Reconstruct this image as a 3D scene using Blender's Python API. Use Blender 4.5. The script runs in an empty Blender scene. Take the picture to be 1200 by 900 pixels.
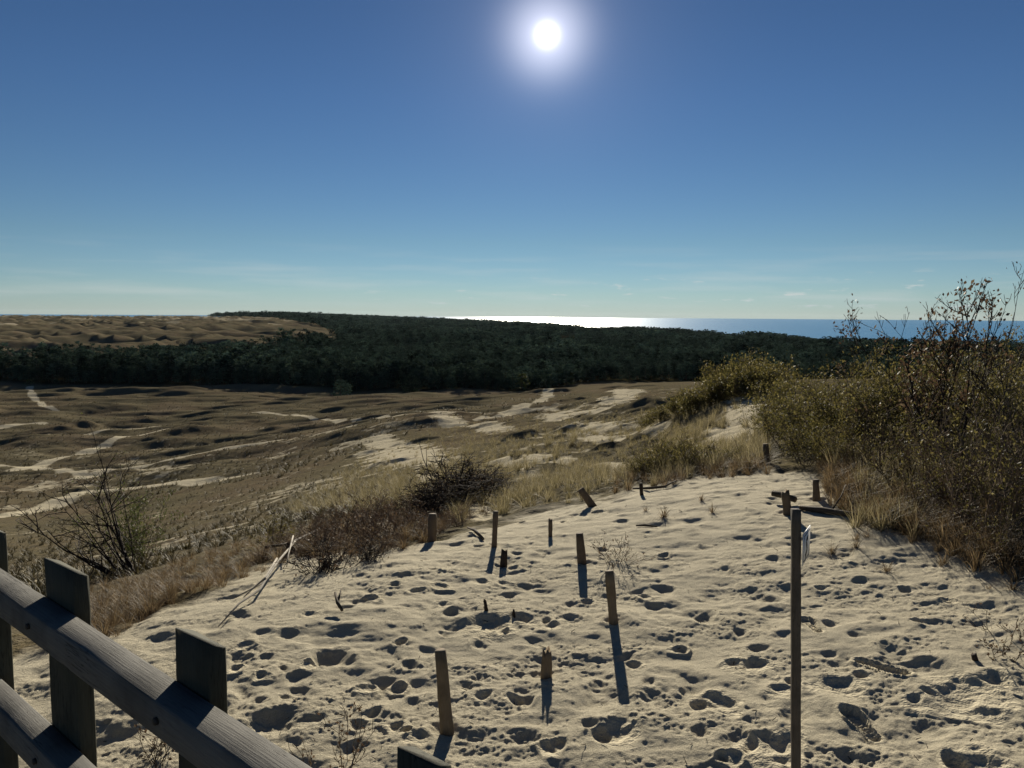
import bpy, math, random
import numpy as np
from mathutils import Matrix, Vector

# ------------------------------------------------------------------ basics
SC = bpy.context.scene
COL = SC.collection
RNG = np.random.default_rng(7)
PITCH = math.radians(5.16)
ROLL = math.radians(0.37)
FPX = 900.0
SUN_EL = math.radians(19.28)
SUN_AZ = math.radians(2.35)          # to the right of the view axis (+Y)
SEA_Z = -50.0

F = np.array([0, math.cos(PITCH), -math.sin(PITCH)])
U0 = np.array([0, math.sin(PITCH), math.cos(PITCH)])
R0 = np.array([1.0, 0, 0])
R = R0 * math.cos(ROLL) + U0 * math.sin(ROLL)
U = -R0 * math.sin(ROLL) + U0 * math.cos(ROLL)
SUN_DIR = np.array([math.sin(SUN_AZ) * math.cos(SUN_EL), math.cos(SUN_AZ) * math.cos(SUN_EL), math.sin(SUN_EL)])


def ray(px, py):
    px = np.asarray(px, float); py = np.asarray(py, float)
    return R * ((px - 600) / FPX)[..., None] + U * ((450 - py) / FPX)[..., None] + F


def project(p):
    p = np.asarray(p, float)
    w = np.maximum(p @ F, 1e-6)
    return 600 + FPX * (p @ R) / w, 450 - FPX * (p @ U) / w


def az_of(px, py):
    d = ray(px, py)
    return np.arctan2(d[..., 0], d[..., 1])


def tan_of(px, py):
    d = ray(px, py)
    return -d[..., 2] / np.hypot(d[..., 0], d[..., 1])


def smooth(a, b, x):
    t = np.clip((x - a) / (b - a), 0, 1)
    return t * t * (3 - 2 * t)


# ------------------------------------------------------------------ noise
_LAT = RNG.random((512, 512))


def vnoise(x, y, seed=0):
    x = x + seed * 37.17; y = y + seed * 91.73
    xi = np.floor(x).astype(np.int64); yi = np.floor(y).astype(np.int64)
    fx = x - xi; fy = y - yi
    fx = fx * fx * fx * (fx * (fx * 6 - 15) + 10); fy = fy * fy * fy * (fy * (fy * 6 - 15) + 10)
    a = _LAT[xi & 511, yi & 511]; b = _LAT[(xi + 1) & 511, yi & 511]
    c = _LAT[xi & 511, (yi + 1) & 511]; d = _LAT[(xi + 1) & 511, (yi + 1) & 511]
    return (a * (1 - fx) + b * fx) * (1 - fy) + (c * (1 - fx) + d * fx) * fy - 0.5


def fbm(x, y, octv=4, seed=0, gain=0.5):
    s = 0; a = 1.0
    for i in range(octv):
        s = s + a * vnoise(x * 2 ** i, y * 2 ** i, seed + i * 3)
        a *= gain
    return s


# ------------------------------------------------------------------ mesh helpers
def mesh_np(name, verts, quads=None, tris=None, mats=(), midx=None, smooth_shade=False):
    me = bpy.data.meshes.new(name)
    verts = np.asarray(verts, np.float32)
    me.vertices.add(len(verts)); me.vertices.foreach_set("co", verts.ravel())
    parts = []; starts = []; totals = []; off = 0
    for arr, k in ((quads, 4), (tris, 3)):
        if arr is None or len(arr) == 0:
            continue
        arr = np.asarray(arr, np.int32)
        parts.append(arr.ravel()); n = len(arr)
        starts.append(off + np.arange(n) * k); totals.append(np.full(n, k)); off += n * k
    loops = np.concatenate(parts).astype(np.int32)
    starts = np.concatenate(starts).astype(np.int32)
    me.loops.add(len(loops)); me.loops.foreach_set("vertex_index", loops)
    me.polygons.add(len(starts)); me.polygons.foreach_set("loop_start", starts)
    if midx is not None:
        me.polygons.foreach_set("material_index", np.asarray(midx, np.int32))
    if smooth_shade:
        me.polygons.foreach_set("use_smooth", np.ones(len(starts), bool))
    for m in mats:
        me.materials.append(m)
    me.update(calc_edges=True)
    return me


def link(name, me, parent=None, loc=(0, 0, 0), rot=(0, 0, 0)):
    o = bpy.data.objects.new(name, me)
    COL.objects.link(o)
    o.location = loc; o.rotation_euler = rot
    if parent is not None:
        o.parent = parent
    return o


def tag(o, label=None, cat=None, group=None, kind=None):
    if label: o["label"] = label
    if cat: o["category"] = cat
    if group: o["group"] = group
    if kind: o["kind"] = kind
    return o


def empty(name, loc, label, cat, group=None, rz=0):
    o = bpy.data.objects.new(name, None)
    COL.objects.link(o)
    o.location = loc; o.rotation_euler = (0, 0, rz); o.empty_display_size = 0.1
    return tag(o, label, cat, group)


def copy_thing(root, loc, rz, sc, label=None):
    c = root.copy(); COL.objects.link(c)
    c.location = loc; c.rotation_euler = (0, 0, rz); c.scale = (sc, sc, sc)
    if label: c["label"] = label
    for ch in list(root.children):
        d = ch.copy(); COL.objects.link(d); d.parent = c
    return c


class MB:
    def __init__(self):
        self.v = []; self.q = []; self.t = []; self.n = 0

    def add(self, v, q=None, t=None):
        v = np.asarray(v, float)
        if q is not None and len(q): self.q.append(np.asarray(q) + self.n)
        if t is not None and len(t): self.t.append(np.asarray(t) + self.n)
        self.v.append(v); self.n += len(v)

    def mesh(self, name, mats, smooth_shade=False):
        return mesh_np(name, np.concatenate(self.v), np.concatenate(self.q) if self.q else None,
                       np.concatenate(self.t) if self.t else None, mats, smooth_shade=smooth_shade)


def segs_to_tubes(p0, p1, r0, r1, sides=4):
    """Independent tapered prisms for many segments at once."""
    p0 = np.asarray(p0, float); p1 = np.asarray(p1, float)
    d = p1 - p0
    d = d / np.maximum(np.linalg.norm(d, axis=1, keepdims=True), 1e-9)
    ref = np.where(np.abs(d[:, 2:3]) > 0.9, np.array([[1.0, 0, 0]]), np.array([[0, 0, 1.0]]))
    a = np.cross(d, ref); a /= np.linalg.norm(a, axis=1, keepdims=True)
    b = np.cross(d, a)
    k = len(p0); ang = np.arange(sides) * 2 * math.pi / sides
    ring = a[:, None, :] * np.cos(ang)[None, :, None] + b[:, None, :] * np.sin(ang)[None, :, None]
    v0 = p0[:, None, :] + ring * np.asarray(r0)[:, None, None]
    v1 = p1[:, None, :] + ring * np.asarray(r1)[:, None, None]
    v = np.concatenate([v0, v1], 1).reshape(-1, 3)
    i = np.arange(sides); j = (i + 1) % sides
    f = np.stack([i, j, j + sides, i + sides], 1)
    f = (f[None] + (np.arange(k) * sides * 2)[:, None, None]).reshape(-1, 4)
    return v, f


def tube(pts, radii, sides=10, rng=None, jitter=0.0, cap=True):
    """A connected tube through points, closed at both ends; returns verts, quads, tris."""
    pts = np.asarray(pts, float); n = len(pts)
    d = np.gradient(pts, axis=0); d /= np.linalg.norm(d, axis=1, keepdims=True)
    ref = np.array([1.0, 0, 0]) if abs(d[0, 2]) > 0.7 else np.array([0, 0, 1.0])
    V = []
    for i in range(n):
        a = np.cross(d[i], ref); a /= np.linalg.norm(a); b = np.cross(d[i], a)
        ang = np.arange(sides) * 2 * math.pi / sides
        rr = radii[i] * (1 + (rng.normal(0, jitter, sides) if rng is not None and jitter else 0))
        V.append(pts[i] + (np.cos(ang) * rr)[:, None] * a + (np.sin(ang) * rr)[:, None] * b)
    V = np.concatenate(V)
    i = np.arange(sides); j = (i + 1) % sides
    q = np.concatenate([np.stack([i + k * sides, i + (k + 1) * sides, j + (k + 1) * sides, j + k * sides], 1) for k in range(n - 1)])
    t = None
    if cap:
        V = np.concatenate([V, pts[:1], pts[-1:]])
        c0 = n * sides; c1 = c0 + 1
        t = np.concatenate([np.stack([i, j, np.full(sides, c0)], 1), np.stack([j + (n - 1) * sides, i + (n - 1) * sides, np.full(sides, c1)], 1)])
    return V, q, t


def tile(pv, pf, pos, rz, sc, lean=None):
    """Copies of one prototype placed at many points, as one array."""
    c = np.cos(rz)[:, None]; s = np.sin(rz)[:, None]
    sc = np.asarray(sc)
    if sc.ndim == 1: sc = np.stack([sc, sc, sc], 1)
    x = pv[None, :, 0] * sc[:, 0:1]; y = pv[None, :, 1] * sc[:, 1:2]; z = pv[None, :, 2] * sc[:, 2:3]
    X = x * c - y * s + pos[:, 0:1]; Y = x * s + y * c + pos[:, 1:2]; Z = z + pos[:, 2:3]
    v = np.stack([X, Y, Z], 2).reshape(-1, 3)
    f = (pf[None] + (np.arange(len(pos)) * len(pv))[:, None, None]).reshape(-1, pf.shape[1])
    return v, f


# ------------------------------------------------------------------ materials
class NT:
    def __init__(self, name):
        self.m = bpy.data.materials.new(name); self.m.use_nodes = True
        self.nt = self.m.node_tree; self.nt.nodes.clear()
        self.out = self.n("ShaderNodeOutputMaterial")

    def n(self, t, **kw):
        nd = self.nt.nodes.new(t)
        for k, v in kw.items(): setattr(nd, k, v)
        return nd

    def l(self, a, b): self.nt.links.new(a, b)

    def noise(self, vec, scale, detail=4, rough=0.55, dim='3D'):
        nd = self.n("ShaderNodeTexNoise"); nd.noise_dimensions = dim
        nd.inputs["Scale"].default_value = scale; nd.inputs["Detail"].default_value = detail
        nd.inputs["Roughness"].default_value = rough
        if vec is not None: self.l(vec, nd.inputs["Vector"])
        return nd.outputs["Fac"]

    def ramp(self, fac, stops):
        nd = self.n("ShaderNodeValToRGB"); cr = nd.color_ramp
        while len(cr.elements) > len(stops): cr.elements.remove(cr.elements[-1])
        while len(cr.elements) < len(stops): cr.elements.new(0.5)
        for e, (p, c) in zip(cr.elements, stops):
            e.position = p; e.color = (*c, 1) if len(c) == 3 else c
        self.l(fac, nd.inputs["Fac"]); return nd.outputs["Color"]

    def mix(self, fac, a, b, mode='MIX'):
        nd = self.n("ShaderNodeMix", data_type='RGBA', blend_type=mode)
        for sock, v in ((nd.inputs[0], fac), (nd.inputs[6], a), (nd.inputs[7], b)):
            if hasattr(v, "links"): self.l(v, sock)
            elif isinstance(v, (int, float)): sock.default_value = v
            else: sock.default_value = (*v, 1)
        return nd.outputs[2]

    def math(self, op, a, b=0.0, c=None, clamp=False):
        nd = self.n("ShaderNodeMath", operation=op, use_clamp=clamp)
        for sock, v in zip(nd.inputs, (a, b, c)):
            if v is None: continue
            if hasattr(v, "links"): self.l(v, sock)
            else: sock.default_value = v
        return nd.outputs[0]

    def pos(self):
        return self.n("ShaderNodeNewGeometry").outputs["Position"]

    def obj(self):
        return self.n("ShaderNodeTexCoord").outputs["Object"]

    def mapping(self, vec, scale):
        nd = self.n("ShaderNodeMapping"); nd.inputs["Scale"].default_value = scale
        self.l(vec, nd.inputs["Vector"]); return nd.outputs["Vector"]

    def bump(self, h, strength, dist, normal=None):
        nd = self.n("ShaderNodeBump"); nd.inputs["Distance"].default_value = dist
        if hasattr(strength, "links"): self.l(strength, nd.inputs["Strength"])
        else: nd.inputs["Strength"].default_value = strength
        self.l(h, nd.inputs["Height"])
        if normal is not None: self.l(normal, nd.inputs["Normal"])
        return nd.outputs["Normal"]

    def principled(self, color, rough=0.9, normal=None, spec=0.2):
        p = self.n("ShaderNodeBsdfPrincipled")
        if hasattr(color, "links"): self.l(color, p.inputs["Base Color"])
        else: p.inputs["Base Color"].default_value = (*color, 1)
        if hasattr(rough, "links"): self.l(rough, p.inputs["Roughness"])
        else: p.inputs["Roughness"].default_value = rough
        if hasattr(spec, 'links'): self.l(spec, p.inputs['Specular IOR Level'])
        else: p.inputs["Specular IOR Level"].default_value = spec
        if normal is not None: self.l(normal, p.inputs["Normal"])
        return p.outputs[0]

    def done(self, shader):
        self.l(shader, self.out.inputs["Surface"]); return self.m


def wood_mat(name, c0, c1, rough=0.85, grain=(30, 30, 2.0)):
    t = NT(name)
    o = t.obj()
    g = t.noise(t.mapping(o, grain), 7, 7, 0.7)
    big = t.noise(o, 9, 3)
    col = t.mix(g, c0, c1)
    col = t.mix(t.math('MULTIPLY', t.ramp(big, [(0.45, (0, 0, 0)), (0.7, (1, 1, 1))]), 0.45), col, tuple(0.45 * x for x in c0))
    ck = t.noise(t.mapping(o, tuple(x * 0.55 for x in grain)), 5, 3, 0.5)
    crack = t.math('MULTIPLY', t.ramp(ck, [(0.485, (0, 0, 0)), (0.5, (1, 1, 1)), (0.515, (0, 0, 0))]), t.ramp(t.noise(o, 5, 2), [(0.45, (0, 0, 0)), (0.6, (1, 1, 1))]))
    col = t.mix(t.math('MULTIPLY', crack, 0.8), col, tuple(0.25 * x for x in c0))
    hgt = t.math('SUBTRACT', g, t.math('MULTIPLY', crack, 1.2))
    return t.done(t.principled(col, rough, t.bump(hgt, 0.6, 0.003), 0.15))


def leaf_mat(name, stops, trans=0.35, rough=0.6):
    t = NT(name)
    rnd = t.n("ShaderNodeNewGeometry").outputs["Random Per Island"]
    col = t.ramp(rnd, stops)
    p = t.principled(col, rough, None, 0.25 if rough < 0.9 else 0.0)
    tr = t.n("ShaderNodeBsdfTranslucent"); t.l(col, tr.inputs["Color"])
    mx = t.n("ShaderNodeMixShader"); mx.inputs[0].default_value = trans
    t.l(p, mx.inputs[1]); t.l(tr.outputs[0], mx.inputs[2])
    return t.done(mx.outputs[0])


M_STAKE = wood_mat("weathered_stake_wood", (0.11, 0.083, 0.055), (0.26, 0.205, 0.14), grain=(30, 30, 1.6))
M_STAKE_DARK = wood_mat("dark_stake_wood", (0.09, 0.065, 0.045), (0.19, 0.145, 0.10), grain=(30, 30, 1.6))
M_CHAR = wood_mat("charred_wood", (0.03, 0.022, 0.017), (0.075, 0.055, 0.04))
M_DRIFT = wood_mat("bleached_driftwood", (0.2, 0.18, 0.15), (0.42, 0.38, 0.32), grain=(20, 20, 20))
M_LOG = wood_mat("old_log_wood", (0.05, 0.04, 0.03), (0.12, 0.095, 0.07), grain=(8, 30, 30))
M_RAIL = wood_mat("grey_rail_wood", (0.075, 0.072, 0.066), (0.22, 0.21, 0.188), grain=(1.6, 46, 46))
M_FPOST = wood_mat("mossy_post_wood", (0.035, 0.036, 0.026), (0.10, 0.095, 0.07), grain=(34, 34, 2.2))
M_SIGNPOST = wood_mat("sign_post_wood", (0.07, 0.06, 0.05), (0.15, 0.13, 0.11), grain=(30, 30, 2))
M_TWIG = wood_mat("brown_twig_bark", (0.075, 0.056, 0.04), (0.17, 0.13, 0.09), grain=(10, 10, 10))
M_TWIG_RED = wood_mat("red_brown_twig_bark", (0.10, 0.07, 0.05), (0.22, 0.16, 0.11), grain=(10, 10, 10))
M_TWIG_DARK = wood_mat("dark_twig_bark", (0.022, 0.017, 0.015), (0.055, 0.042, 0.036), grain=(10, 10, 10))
M_TRUNK = wood_mat("pine_bark", (0.05, 0.035, 0.028), (0.11, 0.08, 0.06), grain=(3, 3, 1))
M_OLIVE = leaf_mat("olive_willow_leaf", [(0, (0.05, 0.048, 0.016)), (0.5, (0.092, 0.082, 0.026)), (0.85, (0.145, 0.118, 0.036)), (1, (0.22, 0.19, 0.09))], 0.5)
M_GREENLEAF = leaf_mat("green_willow_leaf", [(0, (0.045, 0.06, 0.018)), (0.6, (0.08, 0.10, 0.028)), (1, (0.14, 0.14, 0.045))], 0.45)
M_BROWNLEAF = leaf_mat("brown_dead_leaf", [(0, (0.06, 0.038, 0.024)), (0.7, (0.12, 0.075, 0.045)), (1, (0.2, 0.15, 0.09))], 0.35)
M_MARRAM = leaf_mat("pale_marram_blade", [(0, (0.12, 0.105, 0.05)), (0.5, (0.24, 0.2, 0.105)), (1, (0.40, 0.34, 0.2))], 0.4)
M_BROWNGRASS = leaf_mat("brown_grass_blade", [(0, (0.085, 0.058, 0.03)), (0.5, (0.16, 0.11, 0.058)), (1, (0.30, 0.225, 0.125))], 0.4)
M_PLAINGRASS = leaf_mat("dry_plain_blade", [(0, (0.035, 0.030, 0.012)), (0.6, (0.066, 0.054, 0.022)), (1, (0.12, 0.096, 0.042))], 0.3)


def pine_mat(name, per_object):
    t = NT(name)
    rnd = t.n("ShaderNodeNewGeometry").outputs["Random Per Island"]
    col = t.ramp(rnd, [(0, (0.030, 0.050, 0.042)), (0.7, (0.050, 0.076, 0.056)), (1, (0.076, 0.10, 0.060))])
    if per_object:
        tint = t.math('ADD', t.math('MULTIPLY', t.n("ShaderNodeObjectInfo").outputs["Random"], 1.1), 0.45)
    else:
        tint = t.n("ShaderNodeAttribute", attribute_name="tint").outputs["Fac"]
    sc_ = t.n("ShaderNodeVectorMath", operation='SCALE'); t.l(col, sc_.inputs[0]); t.l(tint, sc_.inputs["Scale"])
    d = t.n("ShaderNodeBsdfDiffuse"); t.l(sc_.outputs[0], d.inputs["Color"])
    tr = t.n("ShaderNodeBsdfTranslucent"); t.l(sc_.outputs[0], tr.inputs["Color"])
    mx = t.n("ShaderNodeMixShader"); mx.inputs[0].default_value = 0.18
    t.l(d.outputs[0], mx.inputs[1]); t.l(tr.outputs[0], mx.inputs[2])
    return t.done(mx.outputs[0])


M_PINE = pine_mat("pine_needles", True)
M_WOOD = pine_mat("forest_needles", False)
M_BIRCHLEAF = leaf_mat("pale_tree_leaf", [(0, (0.04, 0.055, 0.018)), (1, (0.12, 0.13, 0.04))], 0.35)

# ------------------------------------------------------------------ base terrain
# Profiles of the ground along a fan of directions: (distance in metres, picture row that ground shows at).
PROF = {
    -200: [(3, 1180), (4, 1000), (6, 815), (8, 765), (11, 735), (16, 712), (25, 690), (40, 665), (70, 635), (120, 600), (200, 553), (330, 480)],
    0:    [(3, 1170), (4, 965), (5, 850), (6, 784), (7, 752), (8, 737), (11, 714), (16, 692), (25, 669), (40, 646), (70, 620), (120, 588), (200, 543), (330, 473)],
    150:  [(3, 1085), (4, 905), (5, 800), (6, 742), (7, 717), (8, 705), (11, 686), (16, 670), (25, 652), (40, 632), (70, 606), (120, 572), (200, 528), (330, 469)],
    300:  [(3, 1040), (4, 868), (5, 766), (6, 706), (7, 682), (8, 668), (11, 650), (16, 634), (25, 615), (40, 595), (70, 570), (120, 545), (200, 513), (330, 465)],
    450:  [(3, 1010), (4, 848), (5, 750), (6, 686), (7, 652), (8, 634), (9.5, 622), (11, 614), (13, 606), (16, 594), (25, 573), (40, 555), (70, 532), (120, 509), (200, 486), (330, 462)],
    600:  [(3, 1001), (4, 843), (5, 748), (6, 686), (7, 645), (8, 618), (9.5, 603), (11, 594), (16, 573), (25, 550), (40, 528), (70, 506), (120, 488), (200, 473), (330, 460)],
    750:  [(3, 1003), (4, 845), (5, 750), (6, 687), (7, 640), (8, 604), (9.5, 574), (11, 560), (13, 554), (16, 549), (19, 541), (25, 532), (30, 522), (40, 505), (55, 490), (75, 478), (120, 464), (200, 454), (330, 448)],
    840:  [(3, 1010), (4, 852), (5, 755), (6, 690), (7, 640), (8, 602), (9.5, 568), (11, 551), (13, 543), (16, 536), (19, 528), (22, 510), (26, 476), (30, 462), (36, 461), (55, 461), (75, 461), (120, 458), (200, 452), (330, 446)],
    930:  [(3, 1020), (4, 860), (5, 760), (6, 693), (7, 641), (8, 601), (9.5, 566), (11, 545), (13, 525), (16, 505), (19, 492), (22, 480), (26, 462), (30, 453), (40, 452), (75, 452), (120, 450), (200, 448), (330, 444)],
    1050: [(3, 1040), (4, 880), (5, 772), (6, 700), (7, 645), (8, 604), (9.5, 564), (11, 540), (13, 517), (16, 492), (20, 470), (26, 455), (40, 450), (75, 447), (120, 446), (200, 445), (330, 443)],
    1200: [(3, 1080), (4, 905), (5, 790), (6, 712), (7, 652), (8, 608), (9.5, 562), (11, 534), (13, 510), (16, 486), (20, 466), (26, 452), (40, 448), (75, 446), (200, 444), (330, 442)],
    1400: [(3, 1130), (4, 935), (5, 815), (6, 730), (7, 665), (8, 618), (9.5, 570), (11, 540), (13, 514), (16, 488), (20, 466), (26, 452), (40, 448), (75, 446), (200, 444), (330, 442)],
}
LR0, LR1, NLR = math.log(0.3), math.log(11000), 700
lr_grid = np.linspace(LR0, LR1, NLR)
r_grid = np.exp(lr_grid)
AZ_N = 721
az_grid = np.radians(np.linspace(-180, 180, AZ_N))
cx = sorted(PROF)
col_az = []; col_t = []
for x in cx:
    pts = PROF[x]
    rr = np.array([p[0] for p in pts], float); yy = np.array([p[1] for p in pts], float)
    tt = tan_of(np.full(len(rr), x), yy)
    a = float(az_of(x, 520))
    xs = np.concatenate([[0.3, 1, 2], rr]); h = np.concatenate([[2.12] * 3, tt * rr])
    # heights in the near, slopes further out: interpolate height over log distance
    tcol = np.interp(lr_grid, np.log(xs), h / xs)
    near = np.interp(lr_grid, np.log(xs), h) / r_grid
    tcol = np.where(r_grid < 9, near, tcol)
    col_az.append(a); col_t.append(tcol * r_grid)
H = np.stack(col_t)                                  # columns x lr : height below the eye
Hg = np.stack([np.interp(az_grid, col_az, H[:, i]) for i in range(NLR)], 1)
mean = H.mean(0)
wb = smooth(math.radians(60), math.radians(150), np.abs(az_grid))[:, None]
Hg = Hg * (1 - wb) + mean[None] * wb

# far land: forest floor, open dunes behind the forest on the left, wooded hill, coast
AZD = np.degrees(az_grid)[:, None]; RR = r_grid[None, :]
pxa = 600 + 900 * np.tan(np.clip(az_grid, -1.2, 1.2))[:, None]
far = np.full_like(Hg, 33.2)
dune = np.interp(np.log(r_grid), np.log([1, 440, 540, 700, 1000, 1500, 2200, 2800]), [33, 33, 25.5, 21.5, 18.5, 14.5, 9.8, 9.5])[None, :]
wl = smooth(420, 330, pxa + 0 * RR)
far = far * (1 - wl) + dune * wl
mid = np.interp(np.log(r_grid), np.log([1, 600, 1500, 3000, 5000]), [0, 0, 4, 13, 18])[None, :]
far = far - mid * smooth(700, 350, pxa) * (1 - wl)
hill = 13 * np.exp(-((pxa - 345) / 62) ** 2) + 4 * np.exp(-((pxa - 290) / 30) ** 2) + 4 * np.exp(-((pxa - 430) / 60) ** 2)
far = far - hill * np.exp(-((np.log(RR) - math.log(4300)) / 0.22) ** 2)
far = far + 0.00305 * RR
blend = smooth(330, 430, RR)
Hg = Hg * (1 - blend) + far * blend
COAST_X = [-400, 250, 330, 390, 450, 540, 600, 680, 750, 900, 1050, 1200, 1500]
COAST_R = [3400, 4000, 5600, 5600, 5000, 4000, 3100, 2200, 1750, 1260, 1040, 940, 850]


def coast_r(pa): return np.interp(pa, COAST_X, COAST_R)


cr = coast_r(pxa)
Hg = Hg + (80 - Hg) * smooth(1.0, 1.14, RR / cr)


def gsm(a, sig, axis):
    n = int(3 * sig) + 1
    k = np.exp(-0.5 * (np.arange(-n, n + 1) / sig) ** 2); k /= k.sum()
    pad = [(0, 0), (0, 0)]; pad[axis] = (n, n)
    b = np.pad(a, pad, mode='wrap' if axis == 0 else 'edge')
    return np.apply_along_axis(lambda v: np.convolve(v, k, 'valid'), axis, b)


Hg = gsm(gsm(Hg, 3.2, 0), 3.0, 1)


def base_h(az, r):
    """Depth of the ground below the eye (bilinear lookup)."""
    u = (np.asarray(az) + math.pi) / (2 * math.pi) * (AZ_N - 1)
    v = (np.log(np.maximum(r, 0.301)) - LR0) / (LR1 - LR0) * (NLR - 1)
    i = np.clip(np.floor(u).astype(int), 0, AZ_N - 2); j = np.clip(np.floor(v).astype(int), 0, NLR - 2)
    fu = np.clip(u - i, 0, 1); fv = np.clip(v - j, 0, 1)
    return (Hg[i, j] * (1 - fu) + Hg[i + 1, j] * fu) * (1 - fv) + (Hg[i, j + 1] * (1 - fu) + Hg[i + 1, j + 1] * fu) * fv


RS = np.exp(np.linspace(math.log(1.8), math.log(6000), 2600))


def ground_r(px, py):
    """Distance at which the sight line through a picture point first meets the base terrain."""
    a = float(az_of(px, py)); t = float(tan_of(px, py))
    hit = np.nonzero(base_h(np.full_like(RS, a), RS) <= t * RS)[0]
    return a, float(RS[hit[0]]) if len(hit) else 400.0


def ground_many(px, py):
    px = np.asarray(px, float); py = np.asarray(py, float)
    a = az_of(px, py); t = tan_of(px, py)
    rs = RS[::3]
    out = np.full(len(px), np.nan)
    for s in range(0, len(px), 4000):
        A = a[s:s + 4000, None]; T = t[s:s + 4000, None]
        ok = base_h(A + 0 * rs[None], rs[None] + 0 * A) <= T * rs[None]
        i = np.argmax(ok, 1); r_ = rs[i]; r_[~ok.any(1)] = np.nan
        out[s:s + 4000] = r_
    return a, out


# ------------------------------------------------------------------ ground mesh grid
rows = [0.5, 1.0, 1.5, 1.9]
r_ = 2.2
while r_ < 14: rows.append(r_); r_ *= 1.0022
while r_ < 450: rows.append(r_); r_ *= 1.0037
while r_ < 9000: rows.append(r_); r_ *= 1.0125
rows = np.array(rows)
fine = np.arange(-math.radians(37.5), math.radians(37.5), 0.00158)
left = np.radians(np.concatenate([np.arange(-180, -60, 5), np.arange(-60, -37.6, 1.0)]))
right = np.radians(np.concatenate([np.arange(38, 60, 1.0), np.arange(60, 180, 5)]))
cols = np.concatenate([left, fine, right])
NR, NC = len(rows), len(cols)
AZ, RAD = np.meshgrid(cols, rows)                     # rows x cols
X = RAD * np.sin(AZ); Y = RAD * np.cos(AZ)
Z = -base_h(AZ, RAD)
PX, PY = project(np.stack([X, Y, Z], -1).reshape(-1, 3))
PX = PX.reshape(NR, NC); PY = PY.reshape(NR, NC)


def window(x, y, rad):
    r = math.hypot(x, y); a = math.atan2(x, y)
    i0, i1 = np.searchsorted(rows, [r - rad, r + rad])
    da = rad / max(r - rad, 0.3)
    j0, j1 = np.searchsorted(cols, [a - da, a + da])
    return slice(max(i0, 0), i1 + 1), slice(max(j0, 0), j1 + 1)


# --- near-sand region: everything below this line of the slope is bare trodden sand
SB = np.array([(-400, 800), (0, 775), (60, 752), (130, 742), (200, 712), (290, 676), (345, 652), (400, 648), (470, 640), (520, 626), (600, 606), (650, 592), (690, 583), (760, 572),
               (830, 556), (900, 548), (950, 560), (1000, 592), (1060, 618), (1130, 648), (1200, 668), (1500, 720)], float)
edge = np.interp(PX, SB[:, 0], SB[:, 1])
wob = fbm(X * 1.3, Y * 1.3, 4, 5) * 14
near_sand = smooth(-6, 9, PY - edge + wob) * smooth(17, 12, RAD)
near_sand = np.where(RAD < 3.5, 1.0, near_sand)

# --- slopes, hummocks
n_mid = fbm(X * 0.35, Y * 0.35, 4, 11)
Z = Z + n_mid * 0.30 * smooth(10, 22, RAD) * smooth(420, 100, RAD) * (0.5 + smooth(450, 650, PX))
Z = Z + fbm(X * 0.03, Y * 0.075, 4, 21, 0.42) * 3.2 * smooth(60, 140, RAD) * smooth(440, 380, RAD) * smooth(760, 560, PX)
rid = 1 - 2 * np.abs(fbm(X * 0.010, Y * 0.016, 4, 31))
leftd = smooth(430, 350, PX) * smooth(470, 560, RAD)
Z = Z + (rid - 0.6) * 12.0 * leftd * smooth(3000, 2500, RAD) * (0.35 + RAD / 1800)

HUM = [  # picture position of a dune face, its width there, height in metres
    (30, 486, 72, 2.6), (80, 504, 40, 1.9), (120, 499, 52, 2.0), (160, 494, 56, 2.3), (64, 461, 44, 2.6), (140, 463, 100, 2.6), (200, 464, 66, 2.3),
    (12, 457, 40, 2.9), (216, 501, 40, 1.9), (204, 514, 58, 2.0), (232, 520, 34, 1.4), (222, 489, 56, 2.2), (20, 522, 36, 1.3), (130, 549, 54, 1.0),
    (96, 544, 42, 0.9), (215, 462, 90, 2.4), (460, 473, 44, 2.4), (335, 503, 44, 2.0), (270, 502, 64, 2.1), (425, 496, 54, 1.8), (320, 516, 34, 1.2),
    (85, 576, 24, 0.8), (370, 470, 60, 1.4), (300, 476, 70, 1.2), (395, 484, 50, 1.2), (515, 486, 46, 1.8), (540, 470, 60, 1.8), (590, 466, 50, 1.6), (45, 508, 40, 1.0),
    (632, 464, 26, 2.8), (654, 462, 24, 2.8), (674, 472, 22, 1.2), (707, 471, 26, 1.4), (735, 486, 62, 1.7), (669, 505, 30, 1.0), (680, 492, 22, 0.9),
    (612, 515, 30, 0.9), (572, 502, 28, 1.0), (708, 527, 26, 0.55), (748, 525, 32, 0.6), (718, 455, 30, 1.6), (746, 454, 32, 1.5), (582, 481, 40, 1.4),
    (488, 520, 34, 0.9), (430, 533, 26, 0.6), (455, 545, 30, 0.5), (640, 575, 40, 0.25), (570, 580, 50, 0.25), (780, 470, 40, 1.0),
]
hum_mask = np.zeros_like(Z)
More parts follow.
